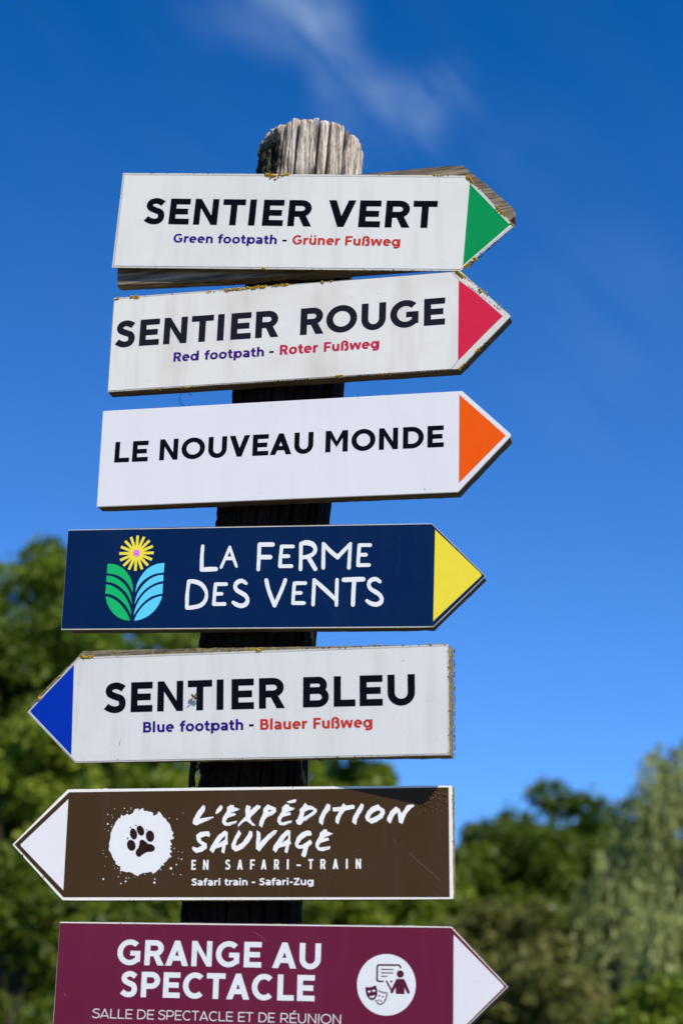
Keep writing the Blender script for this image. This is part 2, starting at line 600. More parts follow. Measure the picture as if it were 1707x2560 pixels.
k1, k2 = .38265, .41454
A1, A2 = crop(250, 260, k1), crop(750, 260, k1)
B1, B2 = crop(200, 640, k2), crop(750, 640, k1)
C1, C2 = crop(200, 960, k2), crop(750, 960, k1)
D1, D2 = crop(130, 1290, k1), crop(650, 1290, k1)
E1, E2 = crop(50, 1590, k1), crop(600, 1590, k1)
F1, F2 = crop(20, 1950, k1), crop(560, 1950, k1)
G1, G2 = crop(120, 2240, k1), crop(700, 2240, k1)
H1, H2 = crop(450, 1340, .17219), crop(700, 1340, .17219)
J1, J2 = crop(470, 1990, .19133), crop(750, 1990, .19133)
PW, IC, FL = crop(250, 2000, .13393), crop(880, 2370, .10842), crop(255, 1330, .10842)


# ------------------------------------------------------------------ the signs
class Sign:
    def __init__(self, label, yaw, proud, px0, group='arrow signs nailed to the post'):
        self.psi = R(yaw)
        base = at(px0[0], px0[1], 0)
        base.y = -proud
        self.o = base
        self.u = Vector((math.cos(self.psi), -math.sin(self.psi), 0))
        self.n = Vector((-math.sin(self.psi), -math.cos(self.psi), 0))
        self.e = empty('arrow_sign', base, -self.psi)
        tag(self.e, label, 'sign', group)

    lean = (0, 0.0, 1000, 0.0)

    def up_at(self, px, py):
        """the sign's own upright direction, read off the stems of its letters"""
        x0, a, x1, b = self.lean
        k = a + (b - a) * (px - x0) / (x1 - x0)
        p, q = Vector(self.loc((px, py))), Vector(self.loc((px - k * 60, py - 60)))
        return (q - p).normalized()

    def loc(self, p, w=0.0):
        """photo point -> (u, v) on the face of the sign (w = metres in front of it)"""
        d = ray(*p)
        o = self.o + self.n * w
        t = (o - CAM).dot(self.n) / d.dot(self.n)
        q = CAM + d * t - self.o
        return (q.dot(self.u), q.z)

    def point(self, p, w=0.0):
        a, b = self.loc(p, w)
        return self.o + self.u * a + Vector((0, 0, b)) + self.n * w

    def flat(self, name, uv, tris, w, mat):
        """thin printed layer; w in metres in front of the panel face"""
        w = w * .5
        V = [(a, -w, b) for a, b in uv]
        # orient towards the viewer (-y)
        Fc = []
        for f in tris:
            a, b, c = [uv[i] for i in f[:3]]
            s = (b[0] - a[0]) * (c[1] - a[1]) - (b[1] - a[1]) * (c[0] - a[0])
            Fc.append(f if s > 0 else f[::-1])
        return mesh_obj(name, V, Fc, mat, self.e)

    def shape(self, name, pieces, w, mat):
        """pieces in photo points"""
        pc = [[self.loc(p) for p in q] for q in pieces]
        uv, tr = union([[(a * 100, b * 100) for a, b in q] for q in pc])
        return tag(self.flat(name, [(a / 100, b / 100) for a, b in uv], tr, w, mat), kind='stuff' if name in ('scratch_mark', 'lettering_counter') else None)

    def prism(self, name, pts, w0, w1, mat, step=None, jit=0.0, photo=True, extra=None):
        """pts photo points of the outline, front at w0, back at w1 (behind is negative)"""
        P = ccw([self.loc(p) for p in pts] if photo else list(pts))
        if step:
            Q = []
            for i in range(len(P)):
                a, b = P[i], P[(i + 1) % len(P)]
                d = math.hypot(b[0] - a[0], b[1] - a[1])
                k = max(1, int(d / step))
                for j in range(k):
                    t = j / k
                    Q.append((a[0] + (b[0] - a[0]) * t, a[1] + (b[1] - a[1]) * t))
            P = Q
        n = len(P)
        layers = [w0, w1] if not step else [w0, w0 - .0012] + [w0 + (w1 - w0) * f for f in (.3, .55, .8)] + [w1]
        cx = sum(p[0] for p in P) / n; cy = sum(p[1] for p in P) / n
        V = []
        for li, w in enumerate(layers):
            for i, (a, b) in enumerate(P):
                j = 0
                if jit:
                    j = jit * noise.noise(Vector((a * 70, b * 70, w * 220 + self.psi * 50))) + jit * .6 * noise.noise(Vector((a * 330, b * 330, w * 300)))
                    if li == 0 or li == len(layers) - 1: j -= jit * .6
                dx, dy = a - cx, b - cy
                # push mainly across the nearest edge direction
                pa, pb = P[i - 1], P[(i + 1) % n]
                ex, ey = pb[0] - pa[0], pb[1] - pa[1]
                d = math.hypot(ex, ey) or 1
                V.append((a + ey / d * j, -w, b - ex / d * j))
        # caps by constrained triangulation
        V2 = [Vector((v[0] * 100, v[2] * 100)) for v in V[:n]]
        r = geometry.delaunay_2d_cdt(V2, [], [list(range(n))], 1, 1e-7, True)
        idx = [o[0] if o else 0 for o in r[3]]
        Fc = []
        for f in r[2]:
            g = [idx[i] for i in f]
            a, b, c = [V2[i] for i in g[:3]]
            if (b - a).cross(c - a) < 0: g = g[::-1]
            Fc.append(g)
            Fc.append([i + n * (len(layers) - 1) for i in g[::-1]])
        for li in range(len(layers) - 1):
            o1, o2 = li * n, (li + 1) * n
            for i in range(n):
                j = (i + 1) % n
                Fc.append([o1 + i, o2 + i, o2 + j, o1 + j])
        return mesh_obj(name, V, Fc, mat, self.e)

    def text(self, name, words, mat, stem=.195, bar=.185, w=.0006, track=0.0):
        """words: (string, left pt, right pt, baseline pt, baseline pt, cap-line pt)"""
        if name.endswith('lettering') and name != 'french_lettering' and len(words) > 1:
            for wd in words:
                self.text(name, [wd], mat, stem, bar, w, track)
            return
        uvs, trs = [], []
        for (st, L, Rt, b0, b1, T) in words:
            l, r_, p0, p1, t = [Vector(self.loc(q)) for q in (L, Rt, b0, b1, T)]
            e = (p1 - p0).normalized()
            up = Vector((-e.y, e.x))
            cap = (t - p0).dot(up)
            lift = self.up_at((L[0] + Rt[0]) / 2, (L[1] + Rt[1]) / 2)
            lift = lift / lift.dot(up)
            # skewed coordinates: along the baseline, and up the stems
            sk = lambda q: (q - p0).dot(e) - lift.dot(e) * (q - p0).dot(up)
            x0, x1 = sk(l), sk(r_)
            if len(st) == 1:
                sc0 = (x1 - x0) / glyph(st, stem, bar)[1]
                adv = [(0, st)]
                total = glyph(st, stem, bar)[1]
            else:
                x = 0; adv = []
                for i, ch in enumerate(st):
                    g = glyph(ch, stem, bar)
                    if i: x += g[2] + track
                    adv.append((x, ch)); x += g[1]
                    if i < len(st) - 1: x += g[3]
                total = x
            sc = (x1 - x0) / total
            st_rel = min(.9, stem * cap / sc) if len(st) > 1 or st not in 'I' else stem
            for x, ch in adv:
                (uv, tr), gw, _, _ = glyph_mesh(ch, round(st_rel, 3) if abs(st_rel - stem) > .012 else stem, bar)
                i0 = len(uvs)
                for a, b in uv:
                    q = p0 + e * (x0 + (x + a) * sc) + lift * (b * cap)
                    uvs.append((q.x, q.y))
                trs += [[i + i0 for i in f] for f in tr]
        return self.flat(name, uvs, trs, w, mat)

    def blobs(self, name, spots, mat, w=0.0, kind='stuff'):
        """spots: photo x, y, radius in px; small lumpy growths sitting on the face or edge"""
        V, Fc = [], []
        for (x, y, r) in spots:
            a, b = self.loc((x, y))
            rr = r * .0006 * 1.4
            i0 = len(V)
            q = [random.uniform(.7, 1.25) for _ in range(6)]
            V += [(a + rr * q[0], -w, b), (a - rr * q[1], -w, b), (a, -w, b + rr * q[2]), (a, -w, b - rr * q[3]),
                  (a + rr * .2, -w - rr * .9 * q[4], b), (a, -w + rr * .6, b)]
            Fc += [[i0 + 0, i0 + 2, i0 + 4], [i0 + 2, i0 + 1, i0 + 4], [i0 + 1, i0 + 3, i0 + 4], [i0 + 3, i0 + 0, i0 + 4],
                   [i0 + 2, i0 + 0, i0 + 5], [i0 + 1, i0 + 2, i0 + 5], [i0 + 3, i0 + 1, i0 + 5], [i0 + 0, i0 + 3, i0 + 5]]
        o = mesh_obj(name, V, Fc, mat, self.e)
        if kind: o['kind'] = kind
        return o


def inset(pts, d):
    """move an outline of photo points inwards by d px (list or number)"""
    P = list(pts)
    a = sum(P[i][0] * P[(i + 1) % len(P)][1] - P[(i + 1) % len(P)][0] * P[i][1] for i in range(len(P)))
    s = 1 if a > 0 else -1
    n = len(P)
    out = []
    dd = d if isinstance(d, (list, tuple)) else [d] * n
    lines = []
    for i in range(n):
        (x0, y0), (x1, y1) = P[i], P[(i + 1) % n]
        L = math.hypot(x1 - x0, y1 - y0)
        nx, ny = -(y1 - y0) / L * s, (x1 - x0) / L * s
        lines.append(((x0 + nx * dd[i], y0 + ny * dd[i]), (x1 - x0, y1 - y0)))
    for i in range(n):
        (p, r), (q, t) = lines[i - 1], lines[i]
        den = r[0] * t[1] - r[1] * t[0]
        k = ((q[0] - p[0]) * t[1] - (q[1] - p[1]) * t[0]) / den
        out.append((p[0] + r[0] * k, p[1] + r[1] * k))
    return out


def ring(outer, inner):
    n = len(outer)
    return [[outer[i], outer[(i + 1) % n], inner[(i + 1) % n], inner[i]] for i in range(n)]


def along(a, b, x0=0.0, x1=1.0, n=10, r=(1.2, 2.6), spread=2.0):
    out = []
    for _ in range(n):
        t = random.uniform(x0, x1)
        out.append((a[0] + (b[0] - a[0]) * t + random.gauss(0, spread * .4), a[1] + (b[1] - a[1]) * t + random.gauss(0, spread * .6), random.uniform(*r)))
    return out


def cloud(x0, y0, x1, y1, n, r=(1.4, 3.2), s=2.5):
    return along((x0, y0), (x1, y1), 0, 1, n, r, s)


def specks(outline, n, r=(.5, 1.3), spread=2.2):
    out = []
    for i in range(len(outline)):
        a, b = outline[i], outline[(i + 1) % len(outline)]
        L = math.hypot(b[0] - a[0], b[1] - a[1])
        for _ in range(int(n * L / 1000)):
            t = random.random()
            # grime gathers in patches
            if noise.noise(Vector((a[0] + t * (b[0] - a[0]), a[1] + t * (b[1] - a[1]), 3)) * .02) < -.1: continue
            out += along(a, b, t, t, 1, r, spread)
    return out


PT = .003          # composite plate thickness
BT = .0215         # plank thickness

# ---- 1 green path
s1 = Sign('white arrow sign reading SENTIER VERT with a green tip, over a crooked grey plank', 14, .004, (770, 560))
o1 = [A1(152, 450), A2(1085, 467), A2(1399, 795), A2(1047, 1091), A1(80, 1068)]
s1.lean = (430, -.118, 1090, -.080)
s1.prism('panel', o1, 0, -PT, M['core'], .02, .0006)
f1 = inset(o1, [5.5, 4, 4, 4.5, 4.5])
s1.shape('seam', ring(inset(o1, [4.6, 3.2, 3.2, 3.6, 3.6]), f1), .0004, M['seam'])
s1.shape('printed_film', [f1], .0004, M['film_white'])
s1.shape('arrow_tip', [[A2(1108, 520), A2(1370, 790), A2(1063, 1055)]], .0007, M['green'])
s1.text('title_lettering', [('SENTIER', A1(287, 762), A1(1380, 795), A1(580, 788), A1(1382, 801), A1(470, 618)),
                  ('VERT', A2(190, 637), A2(900, 640), A2(385, 805), A2(830, 810), A2(400, 630))], M['ink_black'], .238, .225, w=.0008)
s1.text('english_lettering', [('Green', A1(482, 880), A1(737, 905), A1(590, 907), A1(1155, 916), A1(510, 848)),
                  ('footpath', A1(772, 880), A1(1155, 905), A1(590, 907), A1(1155, 916), A1(510, 848))], M['ink_navy'], .245, .20, w=.0008)
s1.text('dash', [('-', A1(1193, 888), A1(1221, 888), A1(590, 907), A1(1155, 916), A1(510, 848))], M['ink_black'], .245, .20, w=.0008)
s1.text('german_lettering', [('Grüner', A1(1258, 890), A2(260, 915), A2(30, 919), A2(520, 927), A2(30, 859)),
                  ('Fußweg', A2(296, 895), A2(655, 900), A2(30, 919), A2(520, 927), A2(30, 859))], M['ink_red'], .245, .20, w=.0008)
s1.prism('plank', [(299, 482), (826, 434), (1152, 403.5), (1250, 485.8), (1222, 487), (1226, 492), (1252, 491), (1280, 512), (1283, 533), (1150, 650), (620, 688), (287, 706)],
         -.0105, -.0105 - BT, M['wood_a'], .004, .0013)
s1.blobs('lichen', cloud(664, 437, 702, 441, 46, (1.4, 3.4), 3.2) + cloud(672, 444, 692, 449, 14, (1.2, 2.6), 2.4) + cloud(700, 438, 730, 437, 14)
         + cloud(1080, 438, 1125, 438, 22, (1, 2.2)) + cloud(1166, 442, 1180, 456, 34, (1.6, 3.4), 3) + cloud(1184, 460, 1200, 475, 8, (1, 2))
         + cloud(1238, 516, 1262, 541, 30, (1.4, 3), 3) + cloud(1274, 556, 1284, 566, 14, (1.2, 2.6)) + cloud(1162, 668, 1190, 646, 42, (1.6, 3.4), 3.4)
         + cloud(652, 671, 668, 673, 14, (1.2, 2.4)), M['lichen'])
s1.blobs('grime', specks(o1, 70) + cloud(1170, 668, 1262, 585, 30, (1, 2), 2) + cloud(700, 674, 1140, 678, 40, (.8, 1.8), 1.2), M['speck'])

# ---- 2 red path
s2 = Sign('white arrow sign reading SENTIER ROUGE with a crimson tip, tilted up, second from the top', 13.5, .007, (735, 810))
o2 = [B1(205, 252), B2(1050, 100), B2(1377, 392), B2(1040, 738), B1(165, 820)]
s2.lean = (350, -.076, 1058, -.017)
s2.prism('panel', o2, 0, -PT, M['core'], .02, .0006)
f2 = [B1(209, 262), B2(985, 106), B2(1035, 158), B2(1036, 672), B2(985, 737), B1(170, 812)]
s2.shape('seam', ring(inset(f2, -1.0), f2), .0004, M['seam'])
s2.shape('printed_film', [f2], .0004, M['film_grubby'])
s2.shape('arrow_tip', [[B2(1036, 158), B2(1150, 243), B2(1322, 392), B2(1215, 497), B2(1031, 684)]], .0007, M['red'])
s2.text('title_lettering', [('SENTIER', B1(211, 530), B1(1197, 480), B1(358, 543), B1(1197, 487), B1(370, 385)),
                  ('ROUGE', B1(1327, 470), B2(946, 440), B1(1327, 478), B2(946, 447), B2(806, 282))], M['ink_grey'], .238, .222, w=.0008)
bl = (B1(567, 638), B1(1110, 605), B1(571, 582))
s2.text('english_lettering', [('Red', B1(567, 600), B1(718, 600), *bl), ('footpath', B1(752, 600), B1(1110, 600), *bl)], M['ink_violet'], .245, .20, w=.0008)
s2.text('dash', [('-', B1(1143, 573), B1(1170, 571), *bl)], M['ink_black'], .245, .20, w=.0008)
bl = (B1(1206, 597), B2(160, 626), B1(1210, 538))
bl2 = (B2(160, 626), B2(400, 609), B2(164, 564))
s2.text('german_lettering', [('Roter', B1(1206, 570), B2(118, 600), *bl), ('Fußweg', B2(157, 600), B2(517, 590), *bl2)], M['ink_crimson'], .245, .20, w=.0008)
s2.prism('plank', inset(o2, [2, 2, 2.5, 1, 1]), -PT - .0003, -PT - .0003 - BT, M['wood_b'], .006, .0010)
s2.blobs('lichen', cloud(288, 747, 298, 746, 8) + cloud(325, 742, 348, 744, 30, (1.4, 3), 3) + cloud(515, 730, 560, 727, 14, (1, 2)) + cloud(556, 726, 665, 717, 110, (1.3, 3.2), 2.6)
         + cloud(680, 716, 722, 712, 34, (1.3, 2.8), 2) + cloud(800, 706, 830, 703, 5) + cloud(1140, 679, 1156, 690, 34, (1.6, 3.4), 3.2) + cloud(1160, 690, 1240, 755, 40, (.9, 2), 2)
         + cloud(1195, 722, 1206, 732, 10) + cloud(1240, 755, 1270, 782, 10, (.8, 1.8)) + cloud(384, 972, 402, 972, 14, (1.1, 2.2)) + cloud(450, 969, 492, 966, 18, (1, 2.2))
         + cloud(838, 942, 854, 940, 20, (1.4, 3), 2.6) + cloud(935, 935, 985, 934, 12, (.9, 1.9)) + cloud(1145, 925, 1165, 905, 14, (1.2, 2.4)) + cloud(1190, 878, 1204, 865, 8), M['lichen'])
s2.blobs('grime', specks(o2, 60) + cloud(640, 957, 1140, 924, 60, (.8, 2), 1.4) + cloud(290, 980, 620, 960, 30, (.8, 1.8), 1.2) + cloud(1170, 715, 1270, 790, 26, (.6, 1.4), 1.4), M['speck'])

# ---- 3 orange
s3 = Sign('clean white arrow sign reading LE NOUVEAU MONDE with an orange tip, third from the top', 14, .004, (700, 1130))
o3 = [C1(140, 163), C2(1058, 45), C2(1366, 318), C2(1373, 326), C2(1372, 345), C2(1030, 706), C1(102, 741)]
s3.lean = (290, -.073, 1100, -.008)
s3.prism('panel', o3, 0, -PT, M['core_clean'], .02, .0003)
s3.shape('printed_film', [inset(o3, .9)], .0004, M['film_new'])
s3.shape('arrow_tip', [[C2(1040, 70), C2(1339, 334), C2(1340, 340), C2(1037, 647)]], .0007, M['orange'])
s3.text('title_lettering', [('LE', C1(208, 470), C1(411, 440), C1(207, 474), C1(408, 466), C1(216, 350)),
                  ('NOUVEAU', C1(479, 455), C1(1406, 400), C1(477, 461), C1(1278, 423), C1(486, 335)),
                  ('MONDE', C2(165, 440), C2(938, 400), C2(165, 447), C2(938, 411), C2(168, 308))], M['ink_black'], .232, .215, w=.0008)
s3.prism('plank', inset(o3, [2, 2, 2, 2, 1, .5, 1]), -PT - .0003, -PT - .0003 - BT, M['wood_b'], .006, .0010)
s3.blobs('grime', specks(o3, 8, (.5, 1.0)) + [(895, 986, 1.2), (895.8, 992, 1.2), (896.3, 996, 1.0), (1061, 1223, 1.5), (680, 1015, 1.2), (293, 1035, 1.0), (1151, 1172, 1)], M['speck'])

# ---- 4 navy
s4 = Sign('navy blue arrow sign reading LA FERME DES VENTS with flower logo and yellow tip', 14.5, .005, (665, 1440))
o4 = [D1(108, 90), D2(1122, 48), D2(1465, 384), D2(1470, 396), D2(1130, 726), D1(62, 743)]
s4.prism('panel', o4, 0, -PT, M['core'], .02, .0003)
s4.shape('printed_film', [inset(o4, [1.8, 1.4, 1, 1.4, 2.4, .6])], .0004, M['navy'])
s4.shape('arrow_tip', [[D2(1143, 90), D2(1442, 376), D2(1445, 386), D2(1440, 396), D2(1130, 688)]], .0007, M['yellow'])
HB = lambda f, pts: [(*f(x, y), r * .17219) for x, y, r in pts]


def hand(strokes):
    out = []
    for st in strokes:
        out += brush(st, True, .05)
    return out


LA = [HB(H1, [(334, 146, 24), (321, 300, 26), (318, 492, 28)]), HB(H1, [(318, 492, 30), (420, 484, 33), (522, 481, 32)]),
      HB(H1, [(598, 458, 19), (665, 310, 22), (727, 162, 20)]), HB(H1, [(727, 162, 18), (770, 300, 22), (822, 442, 20)]), HB(H1, [(665, 325, 26), (765, 326, 26)])]
FERME = [HB(H1, [(1155, 125, 28), (1148, 300, 26), (1138, 486, 26)]), HB(H1, [(1160, 125, 32), (1345, 124, 32)]), HB(H1, [(1150, 308, 32), (1310, 308, 33)]),
         HB(H1, [(1478, 152, 26), (1462, 300, 26), (1452, 440, 27)]), HB(H1, [(1478, 152, 26), (1641, 153, 27)]), HB(H1, [(1465, 295, 27), (1576, 294, 27)]), HB(H1, [(1455, 440, 27), (1618, 438, 27)]),
         HB(H2, [(306, 112, 27), (303, 300, 26), (298, 486, 26)]), HB(H2, [(308, 112, 27), (390, 98, 38), (475, 125, 36), (513, 190, 28), (490, 252, 28), (420, 295, 30), (325, 314, 28)]),
         HB(H2, [(412, 312, 32), (512, 478, 32)]),
         HB(H2, [(632, 114, 26), (630, 300, 27), (628, 462, 27)]), HB(H2, [(634, 116, 26), (735, 225, 31), (835, 308, 32)]), HB(H2, [(835, 308, 30), (1024, 112, 24)]), HB(H2, [(1020, 115, 25), (1000, 461, 27)]),
         HB(H2, [(1152, 133, 26), (1140, 280, 26), (1132, 425, 27)]), HB(H2, [(1152, 133, 26), (1309, 133, 26)]), HB(H2, [(1142, 275, 27), (1246, 273, 27)]), HB(H2, [(1134, 425, 27), (1292, 422, 27)])]
DES = [HB(H1, [(132, 660, 26), (108, 850, 26), (104, 1042, 27)]),
       HB(H1, [(132, 660, 28), (220, 664, 32), (310, 702, 32), (368, 775, 28), (388, 850, 24), (368, 940, 27), (300, 1008, 31), (200, 1035, 30), (106, 1046, 26)]),
       HB(H1, [(520, 700, 25), (505, 842, 25), (494, 990, 25)]), HB(H1, [(520, 700, 26), (672, 700, 26)]), HB(H1, [(507, 842, 26), (608, 840, 26)]), HB(H1, [(495, 990, 27), (648, 988, 27)]),
       HB(H1, [(962, 688, 23), (900, 652, 30), (832, 676, 32), (803, 735, 28), (830, 790, 30), (900, 832, 32), (958, 872, 30), (982, 930, 28), (958, 990, 33), (888, 1015, 33), (820, 995, 31), (776, 966, 26)])]
VENTS = [HB(H1, [(1255, 642, 28), (1290, 790, 29), (1374, 1010, 29)]), HB(H1, [(1374, 1010, 27), (1470, 800, 28), (1531, 640, 27)]),
         HB(H2, [(212, 686, 26), (197, 828, 25), (190, 975, 26)]), HB(H2, [(212, 686, 26), (366, 685, 27)]), HB(H2, [(197, 828, 26), (302, 827, 26)]), HB(H2, [(190, 975, 27), (348, 974, 27)]),
         HB(H2, [(498, 640, 27), (490, 800, 26), (480, 998, 26)]), HB(H2, [(500, 642, 27), (660, 785, 32), (820, 935, 28)]), HB(H2, [(828, 636, 26), (822, 820, 25), (818, 1003, 26)]),
         HB(H2, [(926, 637, 33), (1070, 632, 35), (1206, 628, 35)]), HB(H2, [(1076, 650, 30), (1065, 830, 31), (1058, 999, 30)]),
         HB(H2, [(1450, 664, 24), (1385, 625, 30), (1312, 650, 31), (1288, 705, 27), (1312, 765, 29), (1380, 810, 31), (1440, 850, 30), (1475, 910, 28), (1455, 970, 33), (1385, 995, 33), (1310, 975, 31), (1262, 942, 26)])]
for wd in (LA, FERME, DES, VENTS):
    s4.shape('title_lettering', hand(wd), .0008, M['ink_cream'])


def fl(lst): return [FL(x, y) for x, y in lst]


rays = []
for i in range(16):
    a = 2 * math.pi * i / 16
    ex, ey = (397, -8), (27, -406)
    dx, dy = math.cos(a), math.sin(a)
    pts = []
    for (t, s) in ((0, -.078), (1, -.078), (1, .078), (0, .078)):
        qx, qy = dx * t - dy * s, dy * t + dx * s
        pts.append(FL(803 + ex[0] * qx + ey[0] * qy, 490 + ex[1] * qx + ey[1] * qy))
    rays.append(pts)
s4.shape('logo_flower', rays + [[FL(*p) for p in disc(803, 490, 150, 24)]], .0008, M['flower_yellow'])
s4.shape('logo_flower_centre', [[FL(*p) for p in disc(803, 487, 75, 24, 80)]], .0010, M['pink'])


def leafpiece(top, back):
    return fl(catmull(top, 4) + catmull(back, 4))


greens = [leafpiece([(138, 735), (300, 745), (450, 810), (580, 930), (670, 1080), (715, 1240), (718, 1400)], [(650, 1260), (560, 1140), (440, 1040), (300, 980), (120, 953)]),
          leafpiece([(115, 1005), (260, 1030), (400, 1100), (520, 1200), (610, 1330), (670, 1480), (700, 1675)], [(640, 1530), (560, 1400), (450, 1290), (330, 1210), (210, 1165), (105, 1152)]),
          leafpiece([(100, 1205), (230, 1240), (370, 1320), (500, 1440), (600, 1600), (660, 1760), (683, 1930)], [(620, 1800), (540, 1680), (430, 1570), (300, 1480), (180, 1435), (85, 1425)]),
          leafpiece([(88, 1485), (200, 1510), (330, 1580), (450, 1690), (550, 1820), (620, 1950), (652, 2048)], [(540, 2035), (400, 1980), (280, 1890), (180, 1760), (115, 1620)])]
blues = [leafpiece([(1447, 715), (1290, 735), (1130, 800), (1000, 900), (890, 1050), (815, 1200), (775, 1400)], [(830, 1280), (930, 1150), (1060, 1050), (1220, 970), (1430, 937)]),
         leafpiece([(1425, 990), (1290, 1005), (1140, 1070), (1010, 1170), (900, 1300), (810, 1460), (755, 1675)], [(830, 1530), (930, 1400), (1050, 1290), (1180, 1210), (1300, 1160), (1418, 1135)]),
         leafpiece([(1412, 1190), (1260, 1230), (1110, 1310), (970, 1430), (860, 1580), (780, 1750), (738, 1925)], [(830, 1780), (940, 1650), (1070, 1540), (1200, 1470), (1400, 1418)]),
         leafpiece([(1392, 1473), (1250, 1510), (1110, 1580), (980, 1680), (870, 1810), (790, 1940), (750, 2050)], [(900, 2020), (1050, 1950), (1190, 1840), (1300, 1700), (1370, 1560)])]
s4.shape('logo_leaf', greens, .0008, M['leaf_green'])['label'] = 'green left leaf of the logo'
s4.shape('logo_leaf', blues, .0008, M['sky_blue'])['label'] = 'light blue right leaf of the logo'
s4.prism('plank', [D1(118, 86), D1(600, 72), D2(700, 48), D2(1100, 44), D2(1122, 50), D2(1462, 394), D2(1118, 726), D1(112, 743)], -PT - .0003, -PT - .0003 - BT * .85, M['wood_b'], .006, .0010)
def thin(pts, w=.35):
    return brush([(x, y, w) for x, y in pts], True, .3)
s4.shape('scratch_mark', thin([D2(900, 130), D2(908, 150), D2(905, 250), D2(910, 300), D2(898, 340), D2(904, 375)]) + thin([D2(905, 128), D2(916, 135), D2(908, 165)])
         + thin([D2(210, 140), D2(240, 185)]) + thin([D2(380, 480), D2(440, 570), D2(515, 700)]) + thin([D2(720, 290), D2(775, 370)]) + thin([D2(300, 310), D2(330, 390)])
         + thin([D2(850, 520), D2(915, 615)]), .0005, M['scratch_blue'])
s4.blobs('grime', [(*D1(190, 577), 1.1), (*D1(115, 148), .9), (*D1(128, 230), 1), (*D1(118, 680), .9), (*D2(875, 97), 1), (*D2(357, 693), 1), (*D2(357, 707), .8)], M['scratch_blue'], .0006)

# ---- 5 blue path
s5 = Sign('white arrow sign reading SENTIER BLEU pointing left with a blue tip', 17.5, .010, (636, 1760))
o5 = [E1(383, 138), E2(1358, 52), E2(1362, 777), E1(362, 829), E1(50, 498)]
s5.lean = (330, -.018, 950, .004)
s5.prism('panel', o5, 0, -PT, M['core'], .02, .0006)
f5 = inset(o5, [5.2, 2.4, 3.6, 3.4, 4.0])
s5.shape('seam', ring(inset(o5, [4.3, 1.8, 2.8, 2.6, 3.2]), f5), .0004, M['seam'])
s5.shape('printed_film', [f5], .0004, M['film_blue'])
s5.shape('arrow_tip', [[E1(355, 188), E1(338, 778), E1(72, 497), E1(72, 487)]], .0007, M['blue'])
s5.text('title_lettering', [('SENTIER', E1(551, 470), E2(295, 465), E1(730, 498), E2(295, 471), E1(733, 303)),
                  ('BLEU', E2(412, 460), E2(1143, 400), E2(412, 467), E2(935, 455), E2(412, 269))], M['ink_black'], .238, .225, w=.0008)
bl = (E1(807, 631), E1(1460, 614), E1(808, 562))
s5.text('english_lettering', [('Blue', E1(807, 600), E1(1008, 600), *bl), ('footpath', E1(1046, 600), E1(1460, 600), *bl)], M['ink_navy'], .245, .20, w=.0008)
s5.text('dash', [('-', E1(1498, 583), E1(1528, 582), *bl)], M['ink_black'], .245, .20, w=.0008)
bl = (E2(133, 613), E2(735, 600), E2(133, 543))
s5.text('german_lettering', [('Blauer', E2(133, 600), E2(440, 575), *bl), ('Fußweg', E2(480, 600), E2(865, 570), *bl)], M['ink_red'], .245, .20, w=.0008)
s5.prism('plank', [E1(403, 93), E1(1000, 80), E2(0, 71), E2(700, 65), E2(1000, 57), E2(1364, 54), E2(1368, 779), E1(370, 812), E1(66, 505), E1(68, 438)], -PT - .0003, -PT - .0003 - BT, M['wood_c'], .005, .0013)
s5.blobs('lichen', cloud(203, 1645, 236, 1641, 40, (1.2, 2.6), 2.4) + cloud(560, 1622, 680, 1620, 26, (.8, 1.8), 2) + cloud(640, 1625, 650, 1627, 8) + cloud(930, 1612, 960, 1612, 10, (.8, 1.8))
         + cloud(1060, 1611, 1120, 1609, 14, (.8, 1.6)) + cloud(95, 1750, 102, 1745, 6) + cloud(145, 1695, 152, 1688, 6), M['lichen'])
s5.blobs('edge_lichen', cloud(1127, 1616, 1129, 1885, 60, (.5, 1.2), 2.0), M['lichen'], -.012)
s5.blobs('moss', cloud(1129, 1616, 1130, 1888, 190, (.5, 1.2), 2.4), M['lichen_dark'], -.014)
s5.blobs('grime', specks(o5, 55) + cloud(560, 1627, 1080, 1612, 26, (.8, 1.8), 1.3) + [(*E2(92, 602), 1.2), (*E2(1283, 670), 1.2), (*E1(640, 805), 1.4), (*E1(655, 690), 1.2), (*E1(652, 705), 1.2), (*E2(1110, 65), 1.2)]
         + cloud(*E1(660, 670), *E1(650, 720), 8, (.5, 1.0), 1) + cloud(*E1(600, 740), *E1(400, 800), 20, (.3, .8), 5), M['speck'])

# ---- 6 brown safari
s6 = Sign('brown arrow sign with white border and paw print reading EXPÉDITION SAUVAGE, pointing left', 11, .002, (615, 2105))
o6 = [F1(393, 60), F2(1487, 34), F2(1494, 778), F1(358, 786), F1(30, 422)]
s6.lean = (480, -.035, 900, .0)
s6.prism('panel', o6, 0, -PT, M['core_clean'], .01, .0007)
s6.shape('printed_film', [[F1(402, 80), F2(1466, 48), F2(1473, 765), F1(365, 766), F1(45, 421)]], .0004, M['brown'])
s6.shape('arrow_tip', [[F1(397, 125), F1(364, 721), F1(86, 430), F1(86, 420)]], .0007, M['film_new'])
s6.prism('plank', inset([F1(396, 62), F2(1490, 35), F2(1496, 777), F1(362, 786), F1(34, 422)], [1, -1, 1.5, 1.5, 1.5]), -PT - .0003, -PT - .0003 - BT * .8, M['wood_c'], .005, .0012)


def jag(pts, amp, n=3):
    out = []
    m = len(pts)
    for i in range(m):
        a, b = pts[i], pts[(i + 1) % m]
        d = math.hypot(b[0] - a[0], b[1] - a[1])
        for k in range(n):
            t = k / n
            j = amp * random.uniform(-1, 1) if k else 0
            out.append((a[0] + (b[0] - a[0]) * t - (b[1] - a[1]) / (d + 1e-6) * j, a[1] + (b[1] - a[1]) * t + (b[0] - a[0]) / (d + 1e-6) * j))
    return out


